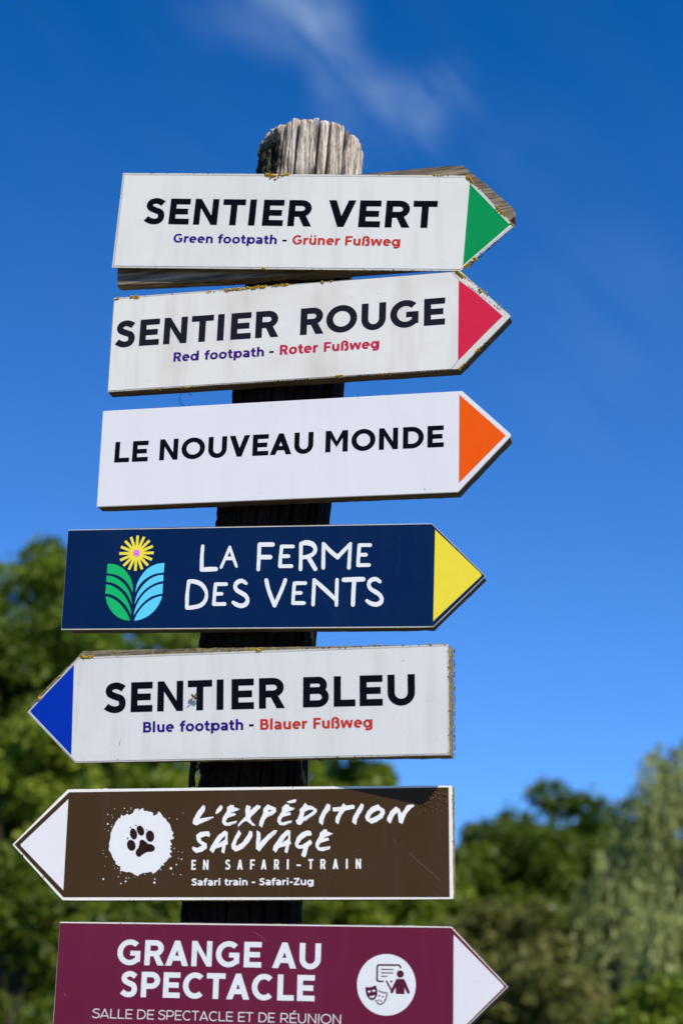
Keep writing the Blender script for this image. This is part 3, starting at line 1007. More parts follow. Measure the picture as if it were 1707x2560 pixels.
BR1 = [
    [(200, 120), (222, 130), (228, 150), (222, 190), (180, 250), (148, 295), (205, 288), (335, 268), (338, 282), (260, 322), (160, 360), (110, 383), (75, 370), (62, 352), (75, 300), (130, 200)],
    [(425, 120), (445, 125), (455, 150), (440, 185), (405, 218), (375, 235), (357, 230), (375, 180)],
    [(560, 115), (605, 122), (600, 145), (678, 170), (650, 190), (545, 225), (620, 225), (625, 252), (520, 287), (497, 330), (510, 352), (640, 325), (630, 355), (540, 390), (480, 386), (447, 350), (452, 290), (510, 200), (512, 150)],
    [(765, 118), (822, 140), (812, 192), (905, 115), (950, 130), (945, 155), (830, 265), (812, 295), (840, 345), (890, 388), (850, 390), (765, 325), (715, 350), (655, 408), (655, 375), (700, 320), (755, 268), (750, 180)],
    [(985, 170), (1040, 110), (1080, 130), (1150, 155), (1155, 200), (1110, 245), (1030, 280), (1000, 320), (970, 412), (930, 388), (935, 330), (985, 215)],
    [(1285, 75), (1330, 62), (1400, 42), (1418, 55), (1400, 85), (1320, 95)],
    [(1275, 105), (1320, 115), (1325, 140), (1395, 160), (1375, 180), (1270, 220), (1340, 215), (1345, 245), (1230, 280), (1213, 320), (1225, 347), (1360, 320), (1350, 350), (1260, 383), (1200, 378), (1168, 340), (1175, 280), (1230, 200), (1230, 150)],
    [(110, 510), (165, 470), (275, 462), (292, 500), (280, 538), (260, 530), (240, 520), (165, 550), (175, 585), (245, 620), (250, 680), (190, 725), (110, 745), (65, 710), (55, 680), (70, 660), (120, 680), (180, 655), (178, 638), (130, 600), (112, 560)],
    [(485, 450), (522, 475), (518, 590), (522, 635), (495, 640), (475, 752), (438, 735), (450, 660), (360, 690), (330, 748), (285, 705), (300, 660), (400, 510)],
    [(665, 442), (697, 490), (640, 590), (622, 650), (640, 652), (720, 600), (780, 510), (805, 455), (840, 465), (845, 520), (800, 600), (720, 690), (620, 727), (575, 690), (570, 630), (620, 520)],
    [(900, 447), (945, 480), (950, 560), (935, 615), (1050, 500), (1120, 450), (1170, 450), (1140, 500), (1060, 570), (935, 725), (890, 690), (895, 560)],
    [(1300, 440), (1340, 460), (1335, 580), (1348, 625), (1325, 635), (1300, 745), (1262, 730), (1280, 650), (1185, 680), (1150, 740), (1107, 700), (1120, 650), (1220, 510)]]
BR2 = [
    [(-5, 175), (40, 130), (70, 88), (95, 120), (160, 135), (218, 170), (222, 205), (190, 240), (100, 305), (30, 350), (8, 380), (-38, 368), (-55, 325), (-30, 300), (0, 215)],
    [(355, 98), (398, 120), (395, 180), (335, 240), (310, 320), (295, 382), (250, 350), (250, 290), (300, 190)],
    [(425, 150), (530, 145), (570, 95), (600, 125), (690, 115), (715, 130), (710, 165), (590, 190), (545, 240), (520, 300), (500, 370), (465, 345), (465, 290), (510, 200), (430, 200)],
    [(800, 95), (833, 120), (820, 180), (770, 250), (745, 320), (728, 378), (682, 345), (690, 280), (740, 190)],
    [(1020, 110), (1045, 140), (1100, 175), (1108, 225), (1080, 285), (1000, 340), (930, 362), (865, 320), (850, 270), (880, 200), (940, 140)],
    [(1250, 138), (1300, 170), (1325, 230), (1395, 120), (1480, 112), (1490, 130), (1440, 170), (1390, 230), (1335, 365), (1290, 345), (1275, 210), (1230, 250), (1180, 362), (1140, 330), (1135, 290), (1180, 200)],
    [(95, 450), (140, 460), (152, 500), (145, 518), (90, 520), (20, 570), (-15, 620), (-22, 642), (20, 645), (80, 610), (130, 570), (160, 600), (150, 630), (110, 660), (75, 790), (50, 802), (15, 780), (35, 720), (45, 682), (-10, 692), (-55, 665), (-68, 620), (-40, 540), (20, 480)],
    [(320, 432), (355, 445), (352, 465), (432, 490), (400, 508), (300, 548), (370, 545), (382, 580), (270, 612), (243, 655), (262, 674), (400, 655), (385, 695), (300, 722), (240, 710), (205, 670), (205, 610), (255, 520), (262, 480)]]
CUT = [[J1(*p) for p in q] for q in (
    [(1050, 185), (1075, 178), (1090, 195), (1055, 207)], [(490, 515), (485, 570), (400, 622), (440, 565)], [(1315, 500), (1308, 560), (1225, 615), (1270, 545)])] + \
      [[J2(*p) for p in q] for q in ([(60, 205), (120, 180), (170, 178), (175, 195), (110, 245), (45, 278)],
                                     [(1025, 185), (1055, 210), (1020, 250), (950, 285), (905, 295), (930, 240), (975, 205)])]
# dry brush streaks where the brush ran out
for f, q in ((J1, [(250, 312), (335, 284)]), (J1, [(560, 372), (632, 345)]), (J1, [(1290, 365), (1352, 342)]), (J1, [(1050, 262), (1120, 225)]), (J1, [(1090, 520), (1160, 458)]), (J1, [(700, 700), (800, 600)]),
             (J2, [(40, 335), (190, 238)]), (J2, [(300, 330), (338, 240)]), (J2, [(735, 330), (775, 248)]), (J2, [(1350, 190), (1410, 118)]), (J2, [(310, 690), (395, 665)]), (J1, [(640, 590), (662, 540)])):
    a, b = f(*q[0]), f(*q[1])
    CUT += [[(a[0] - .4, a[1] - .4), (b[0], b[1]), (a[0] + .4, a[1] + .4)]]
s6.shape('title_lettering', [[J1(*p) for p in jag(q, 2.5)] for q in BR1[:7]] + [[J2(*p) for p in jag(q, 2.5)] for q in BR2[:6]], .0007, M['ink_cream'])
s6.shape('title_lettering', [[J1(*p) for p in jag(q, 2.5)] for q in BR1[7:]] + [[J2(*p) for p in jag(q, 2.5)] for q in BR2[6:]], .0007, M['ink_cream'])
s6.shape('lettering_counter', CUT, .0009, M['brown'])
en = []
for ch, a, b, f in (('E', 47, 107, J1), ('N', 200, 270, J1), ('S', 487, 555, J1), ('A', 645, 718, J1), ('F', 813, 875, J1), ('A', 955, 1028, J1), ('R', 1125, 1193, J1), ('I', 1292, 1317, J1), ('-', 1418, 1475, J1),
                    ('T', 108, 173, J2), ('R', 266, 335, J2), ('A', 427, 500, J2), ('I', 600, 623, J2), ('N', 727, 797, J2)):
    y = 900
    yb = lambda x: 964 - 9 * x / 2200
    xx = a if f is J1 else a + 1463
    en.append((ch, f(a, y), f(b, y), J1(0, 965), J2(800, 952), J1(0, 836)))
s6.text('french_lettering', en[:2], M['ink_cream'], .185, .165, w=.0008)
s6.text('french_lettering', en[2:], M['ink_cream'], .185, .165, w=.0008)
bl = (J1(130, 1170), J2(95, 1163), J1(130, 1079))
s6.text('translation_lettering', [('Safari', J1(47, 1140), J1(427, 1140), *bl), ('train', J1(478, 1140), J1(780, 1140), *bl), ('-', J1(833, 1130), J1(880, 1130), *bl), ('Safari-Zug', J1(932, 1140), J2(178, 1140), *bl)], M['ink_cream'], .235, .195, w=.0008)
splash = [(625, 240), (655, 175), (725, 160), (735, 215), (760, 175), (808, 150), (825, 200), (900, 215), (990, 235), (1005, 303), (1060, 275), (1105, 210), (1145, 260), (1190, 335), (1235, 345), (1250, 400), (1310, 450), (1330, 520),
          (1345, 580), (1375, 605), (1350, 665), (1390, 712), (1310, 755), (1345, 830), (1310, 870), (1350, 885), (1305, 905), (1350, 970), (1300, 990), (1340, 1065), (1290, 1080), (1235, 1155), (1185, 1185), (1205, 1220), (1150, 1220),
          (1130, 1270), (1060, 1330), (995, 1380), (965, 1340), (830, 1360), (745, 1385), (705, 1425), (640, 1385), (560, 1345), (490, 1350), (430, 1325), (385, 1330), (390, 1260), (360, 1230), (300, 1190), (300, 1150), (240, 1080),
          (215, 1000), (170, 920), (185, 870), (175, 820), (200, 740), (200, 650), (215, 600), (240, 540), (280, 470), (300, 410), (350, 340), (390, 350), (400, 275), (440, 300), (520, 255), (540, 285)]
dots = [(150, 448, 16), (1328, 1277, 24), (1020, 1543, 20), (1027, 1477, 12), (485, 1520, 16), (397, 1558, 12), (68, 1477, 16), (495, 1458, 10), (545, 1457, 8), (350, 1432, 8), (1430, 1205, 13), (1528, 1106, 12), (1393, 905, 10),
        (1470, 1093, 8), (1142, 1298, 9), (1508, 1394, 9), (1367, 1384, 7), (1443, 358, 9), (1298, 338, 9), (153, 272, 10), (243, 326, 7), (218, 497, 10), (228, 282, 6), (461, 156, 9), (522, 215, 9), (584, 172, 8), (582, 148, 7), (279, 165, 7),
        (76, 943, 6), (70, 1003, 7), (122, 1060, 6), (162, 575, 7), (392, 1363, 7), (338, 1275, 7), (279, 1280, 6), (845, 1384, 8), (1540, 980, 7), (1467, 966, 6), (232, 461, 7), (94, 541, 5), (1560, 245, 6), (652, 1440, 6), (265, 1225, 5), (93, 1237, 5)]
s6.shape('paw_roundel', [[PW(*p) for p in jag(splash, 7, 4)]] + [[PW(*p) for p in disc(x, y, r, 10)] for x, y, r in dots], .0007, M['ink_white'])
pad = catmull([(740, 770), (790, 738), (850, 770), (900, 815), (975, 830), (1030, 890), (1015, 945), (950, 970), (880, 975), (800, 1020), (750, 1062), (700, 1050), (672, 1000), (680, 940), (715, 900), (740, 830), (740, 770)], 3)[:-1]
s6.shape('paw_print', [[PW(*p) for p in pad], [PW(*p) for p in disc(632, 635, 66, 22, 106, R(-12))], [PW(*p) for p in disc(762, 572, 66, 22, 100, R(-22))],
                       [PW(*p) for p in disc(940, 676, 79, 22, 108, R(-8))], [PW(*p) for p in disc(590, 846, 80, 22, 106, R(-16))],
                       [PW(563, 488), PW(588, 510), PW(585, 533), PW(568, 530)], [PW(663, 458), PW(692, 468), PW(690, 490), PW(672, 485)],
                       [PW(862, 538), PW(890, 553), PW(885, 575), PW(870, 568)], [PW(518, 692), PW(538, 715), PW(532, 738), PW(510, 735)]], .0009, M['paw'])
s6.shape('scratch_mark', thin([F2(1213, 480), F2(1290, 550), F2(1410, 655)], .5) + thin([F2(1105, 380), F2(1128, 420)], .4) + thin([F2(880, 452), F2(890, 460)], .6), .0006, M['scratch'])
# blisters in the brown film
bl_pts = []
for _ in range(46):
    x, y = random.gauss(1375, 45), random.gauss(140, 62)
    if 1280 < x < 1455 and 60 < y < 265: bl_pts.append((x, y, random.uniform(4, 8), random.uniform(4, 17)))
for _ in range(14):
    bl_pts.append((random.uniform(1290, 1450), random.gauss(725, 14), random.uniform(3, 6), random.uniform(3, 7)))
for x, y in ((1178, 112), (1200, 110), (1095, 100), (700, 95), (545, 92), (930, 128)):
    bl_pts.append((x, y, 4, 5))
V, Fc = [], []
for x, y, rx, ry in bl_pts:
    a, b = s6.loc(F2(x, y)); c, d = rx * k1 * .0006, ry * k1 * .0006
    i0 = len(V)
    for lv, (rr, w) in enumerate(((1, .00015), (.72, .0006), (.35, .0009))):
        for k in range(8):
            t = 2 * math.pi * k / 8
            V.append((a + c * rr * math.cos(t), -w * (1 if lv == 0 else min(1.2, c * 600)), b + d * rr * math.sin(t)))
    V.append((a, -.0009, b))
    for lv in range(2):
        for k in range(8):
            Fc.append([i0 + lv * 8 + k, i0 + lv * 8 + (k + 1) % 8, i0 + (lv + 1) * 8 + (k + 1) % 8, i0 + (lv + 1) * 8 + k])
    for k in range(8):
        Fc.append([i0 + 16 + k, i0 + 16 + (k + 1) % 8, i0 + 24])
bo = mesh_obj('film_blister', V, Fc, M['brown'], s6.e, True); bo['kind'] = 'stuff'
s6.blobs('grime', specks(o6, 40, (.4, 1.1), 1.6) + [(*F2(732, 632), 1.6), (*F2(918, 733), 1.3), (57, 2139, 2.2), (109, 2193, 1.4), (*F1(430, 112), 2.4), (*F1(418, 100), 1.4)], M['speck'])
for x, y in ((258, 1971), (476, 1968.5)):
    a, b = s6.loc((x, y))
    V, Fc = [], []
    for j in range(5):
        for k in range(12):
            ph, t = j * math.pi / 10, 2 * math.pi * k / 12
            V.append((a + .0075 * math.cos(ph) * math.cos(t), .012 + .006 * math.cos(ph) * math.sin(t), b - .0010 + .0032 * math.sin(ph)))
    for j in range(4):
        for k in range(12):
            Fc.append([j * 12 + k, j * 12 + (k + 1) % 12, (j + 1) * 12 + (k + 1) % 12, (j + 1) * 12 + k])
    mesh_obj('screw_cap', V, Fc, M['knob'], s6.e, True)

# ---- 7 plum
s7 = Sign('plum purple arrow sign reading GRANGE AU SPECTACLE with round icon and white tip', 14, .004, (600, 2430))
o7 = [G1(80, 168), G2(1115, 199), G2(1487, 593), G2(1108, 962), G1(30, 922)]
s7.lean = (360, -.052, 800, -.028)
s7.prism('panel', o7, 0, -PT, M['core_clean'], .02, .0004)
s7.shape('printed_film', [inset(o7, [3.2, 1.8, 1.6, 1.6, .8])], .0004, M['plum'])
s7.shape('arrow_tip', [[G2(1133, 253), G2(1460, 587), G2(1460, 597), G2(1130, 925)]], .0007, M['film_new'])
s7.prism('plank', [G1(92, 163), G2(480, 184), G2(1117, 196), G2(1480, 598), G2(1105, 958), G1(40, 918)], -PT - .0003, -PT - .0003 - BT, M['wood_b'], .006, .0009)
s7.text('title_lettering', [('GRANGE', G1(456, 370), G1(1396, 380), G1(622, 452), G1(1393, 468), G1(630, 288)),
                  ('AU', G1(1464, 465), G2(267, 400), G1(1463, 470), G2(112, 475), G2(30, 304)),
                  ('SPECTACLE', G1(472, 630), G2(227, 600), G1(612, 661), G2(225, 688), G1(622, 495))], M['ink_white'], .232, .21, w=.0008)
bl = (G1(343, 798), G1(1483, 827), G1(415, 738))
s7.text('subtitle_lettering', [('SALLE', G1(294, 770), G1(554, 770), *bl), ('DE', G1(586, 770), G1(694, 770), *bl), ('SPECTACLE', G1(724, 770), G1(1209, 790), *bl), ('ET', G1(1244, 790), G1(1342, 790), *bl),
                  ('DE', G1(1377, 790), G1(1482, 790), *bl), ('RÉUNION', G1(1520, 800), G2(398, 800), *bl)], M['ink_white'], .105, .095, w=.0008)
s7.shape('icon_disc', [[IC(*p) for p in disc(790, 850, 677, 72, 710)]], .0006, M['ink_white'])
icp = lambda q: [IC(*p) for p in q]
IS = lambda pts, w: [[IC(*p) for p in q] for q in pen(catmull(pts, 5), w, w)]
IB = lambda pts, r: [[IC(*p) for p in q] for q in brush([(x, y, r) for x, y in pts], True)]
icon = IS([(1117, 468), (1113, 430), (1070, 396), (1000, 394)], 40) + [icp([(1001, 374), (630, 370), (630, 410), (1001, 414)])] + IS([(632, 390), (596, 402), (580, 440)], 42) + [icp([(560, 440), (556, 720), (596, 720), (600, 440)])]
icon += IS([(576, 718), (590, 755), (628, 768)], 42) + [icp([(626, 748), (730, 750), (722, 788), (626, 788)])]
icon += [icp([(665, 481), (950, 486), (950, 510), (665, 505)]), icp([(665, 561), (950, 566), (950, 590), (665, 585)]), icp([(662, 641), (810, 643), (810, 667), (662, 665)]), icp([(868, 755), (940, 757), (920, 795), (888, 795)])]
icon += IB([(792, 765), (905, 970)], 19) + [icp(disc(1111, 600, 82, 30, 86))]
icon += [icp([(1030, 710), (1195, 712), (1215, 740), (1330, 1010), (1325, 1045), (1290, 1058), (1262, 1035), (1210, 915), (1207, 1065), (1005, 1060), (1003, 910), (945, 1030), (915, 1050), (885, 1030), (885, 990), (1010, 735)])]
icon += [icp([(315, 900), (400, 905), (470, 890), (540, 862), (558, 880), (585, 990), (580, 1080), (545, 1160), (490, 1200), (450, 1207), (400, 1180), (340, 1110), (315, 1020), (305, 930)])]
icon += IB([(615, 985), (680, 1015), (750, 1035), (800, 1035), (795, 1110), (765, 1200), (710, 1275), (635, 1300), (590, 1270), (545, 1205)], 13)
icon += [icp(disc(628, 1100, 24, 14, 19)), icp(disc(708, 1122, 26, 14, 19, R(20)))] + IB([(595, 1212), (625, 1198), (655, 1205), (682, 1230)], 10)
s7.shape('icon_figure', icon, .0008, M['icon'])
s7.shape('icon_mask_face', [icp(disc(395, 1005, 33, 14, 25)), icp(disc(500, 987, 33, 14, 26, R(-10))), icp([(395, 1105), (450, 1115), (525, 1085), (515, 1130), (465, 1155), (420, 1145)])], .0010, M['ink_white'])
s7.shape('scratch_mark', thin([G1(1345, 235), G1(1400, 270), G1(1425, 305)], .4) + thin([G1(105, 630), G1(120, 655)], .4), .0006, M['scratch_plum'])
s7.blobs('grime', [(*G1(737, 288), 1.2), (*G2(1113, 503), 1.2), (*G2(845, 552), 1)] + specks(o7[:3], 22, (.4, 1)), M['speck'])

# ------------------------------------------------------------------ the post
centres = [(777, 288), (777, 400), (749.5, 700), (722.5, 980), (684.5, 1290), (646, 1600), (640, 1870), (637, 1935), (632, 2000), (608, 2270), (596, 2560)]
halfw = [127, 127.5, 128.5, 135.5, 138.5, 143, 132, 131, 133, 147, 150]
YC = .113
AX = [at(x, y, YC) for x, y in centres]
# silhouette half width -> radius
RD = []
for p, h_ in zip(AX, halfw):
    dz = (p - CAM).dot(Vector((0, math.cos(PITCH), math.sin(PITCH))))
    RD.append(h_ / F * dz)
# the front rim forms the top of the outline
front = at(777, 288, YC - RD[0])
topz = front.z
dirn = (AX[-1] - AX[1]).normalized()
AX[0] = Vector((AX[1].x - dirn.x / dirn.z * (AX[1].z - topz), YC, topz))
foot = AX[-1] + dirn * (AX[-1].z / -dirn.z)
AX.append(foot); RD.append(RD[-1] * 1.02)
zs = np.array([p.z for p in AX])[::-1]; xs = np.array([p.x for p in AX])[::-1]; rs = np.array(RD)[::-1]
base = Vector((foot.x, YC, 0))
rowz = np.concatenate([np.arange(topz, topz - .30, -.0022), np.arange(topz - .30, 1.7, -.008), np.linspace(1.69, -.3, 40)])
NS = 720
ph = np.linspace(-math.pi, math.pi, NS, endpoint=False)            # 0 = facing the camera, + = right


def vnoise(seed, x, y, fx, fy, wrap=None):
    """smooth value noise on a grid"""
    g = np.random.default_rng(seed).uniform(-1, 1, (257, 257))
    X_, Y_ = x * fx, y * fy
    xi, yi = np.floor(X_).astype(int), np.floor(Y_).astype(int)
    tx, ty = X_ - xi, Y_ - yi
    tx, ty = tx * tx * (3 - 2 * tx), ty * ty * (3 - 2 * ty)
    if wrap: x0, x1 = xi % wrap, (xi + 1) % wrap
    else: x0, x1 = xi % 257, (xi + 1) % 257
    y0, y1 = yi % 257, (yi + 1) % 257
    return (g[x0, y0] * (1 - tx) + g[x1, y0] * tx) * (1 - ty) + (g[x0, y1] * (1 - tx) + g[x1, y1] * tx) * ty


PH, ZZ = np.meshgrid((ph + math.pi) / (2 * math.pi), topz - rowz, indexing='xy')
rad = np.interp(rowz, zs, rs)[:, None] * np.ones_like(PH)
cracks = [(-31, .0050, 1.3), (-22, .0040, .7), (-14, .0130, 1.1), (1.2, .0022, .6), (9.9, .0190, 1.1), (22.5, .0240, 1.5), (42.6, .0220, 1.9), (51, .0060, 2.8), (68, .004, 1.4), (78, .005, 1.2)]
rr = random.Random(3)
cracks += [(rr.uniform(92, 180), rr.uniform(.003, .009), rr.uniform(.7, 1.5)) for _ in range(11)] + [(rr.uniform(-180, -92), rr.uniform(.003, .009), rr.uniform(.7, 1.5)) for _ in range(11)]
deg = np.degrees(ph)[None, :] * np.ones_like(PH)
wob = 1.1 * vnoise(11, PH, ZZ, 3, 14)
for i, (a0, dp, wd) in enumerate(cracks):
    c = a0 + wob + .5 * vnoise(20 + i, PH * 0, ZZ, 1, 40)
    rad -= dp * np.exp(-((deg - c) / wd) ** 4)
rad += .0010 * vnoise(5, PH, ZZ, 36, 4, 36) + .0011 * vnoise(6, PH, ZZ, 128, 12, 128) + .0006 * vnoise(7, PH, ZZ, 240, 60, 240)
rough = np.clip((-30 - deg) / 8, 0, 1) * np.clip((deg + 150) / 20, 0, 1)
rad += rough * (.0042 * vnoise(8, PH, ZZ, 64, 38, 64) + .0030 * vnoise(9, PH, ZZ, 128, 90, 128) + .0020 * vnoise(10, PH, ZZ, 200, 170, 200))
# uneven top edge: each strip between cracks ends at its own height
edge = np.zeros(NS)
seg = sorted([c[0] for c in cracks])
dg = np.degrees(ph)
for i, a in enumerate([-180] + seg):
    hi = (seg + [180])[i] if i < len(seg) else 180
    msk = (dg >= a) & (dg < hi)
    off = rr.uniform(0, .006)
    if a > 40: off += .011 + (a - 42) * .00008
    if a < -30: off += rr.uniform(0, .010)
    mid = (a + hi) / 2; hw = max(1, (hi - a) / 2)
    edge[msk] = off * .8 + .0012 * np.abs((dg[msk] - mid) / hw) ** 4
edge += .0022 * np.abs(vnoise(31, (ph + math.pi) / (2 * math.pi), ph * 0, 180, 1, 180))
dep = (topz - rowz)
zz = topz - (edge[None, :] + (1 - edge[None, :] / .35) * np.minimum(dep, .35)[:, None]) - np.maximum(dep - .35, 0)[:, None]
rimdrop = np.exp(-dep / .004)[:, None]
rad -= .004 * rimdrop
ax = np.interp(rowz, zs, xs)[:, None]
VX = ax + rad * np.sin(PH * 2 * math.pi - math.pi) - base.x
VY = -rad * np.cos(PH * 2 * math.pi - math.pi)
Vp = np.stack([VX, VY, zz], -1).reshape(-1, 3)
nr_ = len(rowz)
idx = np.arange(nr_ * NS).reshape(nr_, NS)
a = idx[:-1]; b = np.roll(idx, -1, 1)[:-1]; c = np.roll(idx, -1, 1)[1:]; d = idx[1:]
Fq = np.stack([a, d, c, b], -1).reshape(-1, 4)
# end grain
ctop = [Vp]
for k, (sc_, up_) in enumerate(((.8, .001), (.5, .002), (.2, .0025), (.02, .003))):
    ctx = np.interp(topz, zs, xs) - base.x
    ringv = np.stack([ctx + (VX[0] - ctx) * sc_, VY[0] * sc_, zz[0] + up_ + .002 * vnoise(40 + k, (ph + math.pi) / (2 * math.pi), ph * 0, 60, 1, 60)], -1)
    ctop.append(ringv)
Vp = np.concatenate(ctop)
prev = np.arange(NS)
fl_ = [Fq]
for k in range(4):
    cur = nr_ * NS + k * NS + np.arange(NS)
    fl_.append(np.stack([prev, np.roll(prev, -1), np.roll(cur, -1), cur], -1))
    prev = cur
Fq = np.concatenate(fl_)

m, n, l, b_ = new_mat('weathered post wood')
tcn = n.new('ShaderNodeTexCoord')
v = tcn.outputs['Object']
g1 = tex_noise(n, l, v, 260, 5, .65, (1, 1, .035))
g2 = tex_noise(n, l, v, 70, 5, .6, (1, 1, .10))
g3 = tex_noise(n, l, v, 900, 3, .6, (1, 1, .12))
cc = ramp(n, l, g1, [(.37, (.06, .05, .04)), (.47, (.38, .32, .26)), (.58, (.72, .61, .49))])
blk = n.new('ShaderNodeMapRange'); blk.inputs[1].default_value = .47; blk.inputs[2].default_value = .58
l.new(g2, blk.inputs[0]); blk.inputs[4].default_value = .9
cc = mix(n, l, blk.outputs[0], cc, (.045, .040, .036))
cc = mix(n, l, .35, cc, ramp(n, l, g3, [(.40, (.06, .05, .04)), (.56, (.68, .58, .47))]))
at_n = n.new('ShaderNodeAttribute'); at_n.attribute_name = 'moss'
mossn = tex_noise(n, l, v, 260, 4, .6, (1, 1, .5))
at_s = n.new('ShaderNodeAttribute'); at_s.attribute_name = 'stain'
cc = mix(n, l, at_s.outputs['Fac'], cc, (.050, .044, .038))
moss_shade_col = ramp(n, l, mossn, [(.38, (.008, .007, .005)), (.52, (.022, .018, .011)), (.68, (.11, .10, .04)), (.76, (.36, .31, .22))])
gap_shade = ramp(n, l, mossn, [(.4, (.006, .005, .004)), (.7, (.022, .015, .010))])  # near-black tone painting the shade in the gaps between signs
at_d = n.new('ShaderNodeAttribute'); at_d.attribute_name = 'gap_shade'
moss_shade_col = mix(n, l, at_d.outputs['Fac'], moss_shade_col, gap_shade)
cc = mix(n, l, at_n.outputs['Fac'], cc, moss_shade_col)
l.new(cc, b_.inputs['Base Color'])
b_.inputs['Roughness'].default_value = .9
b_.inputs['Specular IOR Level'].default_value = .15
bump(n, l, b_, g1, .0015, .9)
M['post'] = m

post = empty('signpost', base)
tag(post, 'weathered round wooden post with cracked grey top holding all the arrow signs', 'post')
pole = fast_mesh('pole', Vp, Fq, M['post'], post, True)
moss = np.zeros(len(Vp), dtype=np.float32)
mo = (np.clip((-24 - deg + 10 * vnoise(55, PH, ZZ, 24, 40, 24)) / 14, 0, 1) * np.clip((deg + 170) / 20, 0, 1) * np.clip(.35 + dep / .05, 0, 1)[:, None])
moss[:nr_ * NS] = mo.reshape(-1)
# below the grey top, the signs' shade is painted into the wood all round
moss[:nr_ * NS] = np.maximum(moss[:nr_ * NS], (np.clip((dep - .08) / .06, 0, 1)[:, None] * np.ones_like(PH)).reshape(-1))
gap_shade_ = np.ones(len(Vp), dtype=np.float32)
gap_shade_[:nr_ * NS] = (np.clip((dep - .08) / .06, 0, 1)[:, None] * np.ones_like(PH)).reshape(-1)
gap_shade_[nr_ * NS:] = 0
stn = np.zeros(len(Vp), dtype=np.float32)
band = lambda c_, w_: np.exp(-((deg - c_ - 1.5 * wob) / w_) ** 4)
blot = np.clip(.5 + 1.3 * vnoise(71, PH, ZZ, 90, 38, 90), 0, 1)
stn[:nr_ * NS] = np.clip(band(6.2, 2.8) * blot + band(-12, 1.3) * blot * .9 + band(46, 3.6) * np.clip(blot + .3, 0, 1) + band(13, 1.5) * blot * .7 + band(-27, 2.2) * blot * .8 + band(36, 1.6) * (1 - blot) * .7 + band(-4, 1.0) * (1 - blot) * .8 + band(30, .9) * blot * .4, 0, .92).reshape(-1)
atr = pole.data.attributes.new('stain', 'FLOAT', 'POINT')
atr.data.foreach_set('value', stn)
atr = pole.data.attributes.new('gap_shade', 'FLOAT', 'POINT')
atr.data.foreach_set('value', gap_shade_)
atr = pole.data.attributes.new('moss', 'FLOAT', 'POINT')  # moss on the left side plus the painted shade lower down
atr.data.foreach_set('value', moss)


def tube(pts, r, sides=8, jit=0.0):
    V, Fc = [], []
    for i, p in enumerate(pts):
        a = pts[max(0, i - 1)]; b = pts[min(len(pts) - 1, i + 1)]
        t = (Vector(b) - Vector(a)).normalized()
        s = t.cross(Vector((0, 1, 0.01))); s = (s if s.length > .05 else t.cross(Vector((1, 0, 0)))).normalized()
        q = t.cross(s)
        rr_ = r[i] if isinstance(r, (list, tuple)) else r
        for k in range(sides):
            an = 2 * math.pi * k / sides
            kk = rr_ * (1 + jit * random.uniform(-1, 1))
            V.append(Vector(p) + s * math.cos(an) * kk + q * math.sin(an) * kk)
    for i in range(len(pts) - 1):
        for k in range(sides):
            k2_ = (k + 1) % sides
            Fc.append([i * sides + k, i * sides + k2_, (i + 1) * sides + k2_, (i + 1) * sides + k])
    Fc.append(list(range(sides))[::-1]); Fc.append([(len(pts) - 1) * sides + k for k in range(sides)])
    return V, Fc


# peeling strip of bark left of the post between the fifth and sixth sign
K = crop(440, 1880, .1148)
BK = lambda x, y, Y=.085: at(*K(x, y), Y) - base
V, Fc = tube([BK(420, -150), BK(390, 100), BK(385, 260), BK(365, 420), BK(350, 540), BK(345, 660), BK(335, 820), BK(330, 1000)], [.0042, .0047, .0050, .0046, .0049, .0056, .0050, .0045], 9, .16)
mesh_obj('bark_strip', V, Fc, M['bark_strip'], post)
V, Fc = tube([BK(430, 420), BK(490, 350), BK(520, 300), BK(590, 200), BK(640, 90)], [.0010, .0018, .0016, .0016, .0015], 6, .2)
V2, F2_ = tube([BK(470, 250), BK(520, 310), BK(560, 420), BK(600, 560), BK(700, 700)], [.0012, .0020, .0018, .0022, .002], 6, .2)
mesh_obj('root_twig', V + V2, Fc + [[i + len(V) for i in f] for f in F2_], M['bark_strip'], post)

# curled tendril hanging under the second sign
K = crop(440, 960, .07653)
tp = catmull([K(x, y) for x, y in ((515, 362), (400, 290), (300, 270), (220, 300), (150, 370), (122, 450), (128, 540), (170, 640), (250, 720), (330, 750), (420, 722), (468, 675))], 4)
org = at(*tp[0], .056)
V, Fc = tube([at(x, y, .056 - .006 * abs(i / len(tp) - .5)) - org for i, (x, y) in enumerate(tp)], .00042, 6, .2)
tag(mesh_obj('dry_tendril', V, Fc, M['tendril'], None, True, org), 'thin curled dark tendril hanging in the gap under the second sign', 'tendril')
for pts, lb in (([E2(525, 800), E2(515, 808), E2(527, 820)], 0), ([E2(1215, 797), E2(1195, 801), E2(1183, 811)], 1)):
    hang = [s5.point(q, -.008) for q in catmull(pts, 3)]
    V, Fc = tube([q - hang[0] for q in hang], .0005, 5, .2)
    o = mesh_obj('dry_tendril', V, Fc, M['tendril'], None, True, hang[0])
    tag(o, 'tiny dark plant fibre under the SENTIER BLEU sign, ' + ('near its right end' if lb else 'just right of the post'), 'tendril')


# ------------------------------------------------------------------ the bee on the fifth sign
def ellipsoid(c, r, axis=(1, 0, 0), n=10):
    V, Fc = [], []
    ax_ = Vector(axis).normalized()
    q = Vector((1, 0, 0)).rotation_difference(ax_)
    for j in range(n + 1):
        t = math.pi * j / n
        for k in range(12):
            a_ = 2 * math.pi * k / 12
            p = Vector((r[0] * math.cos(t), r[1] * math.sin(t) * math.cos(a_), r[2] * math.sin(t) * math.sin(a_)))
            V.append(Vector(c) + q @ p)
    for j in range(n):
        for k in range(12):
            Fc.append([j * 12 + k, j * 12 + (k + 1) % 12, (j + 1) * 12 + (k + 1) % 12, (j + 1) * 12 + k])
    return V, Fc


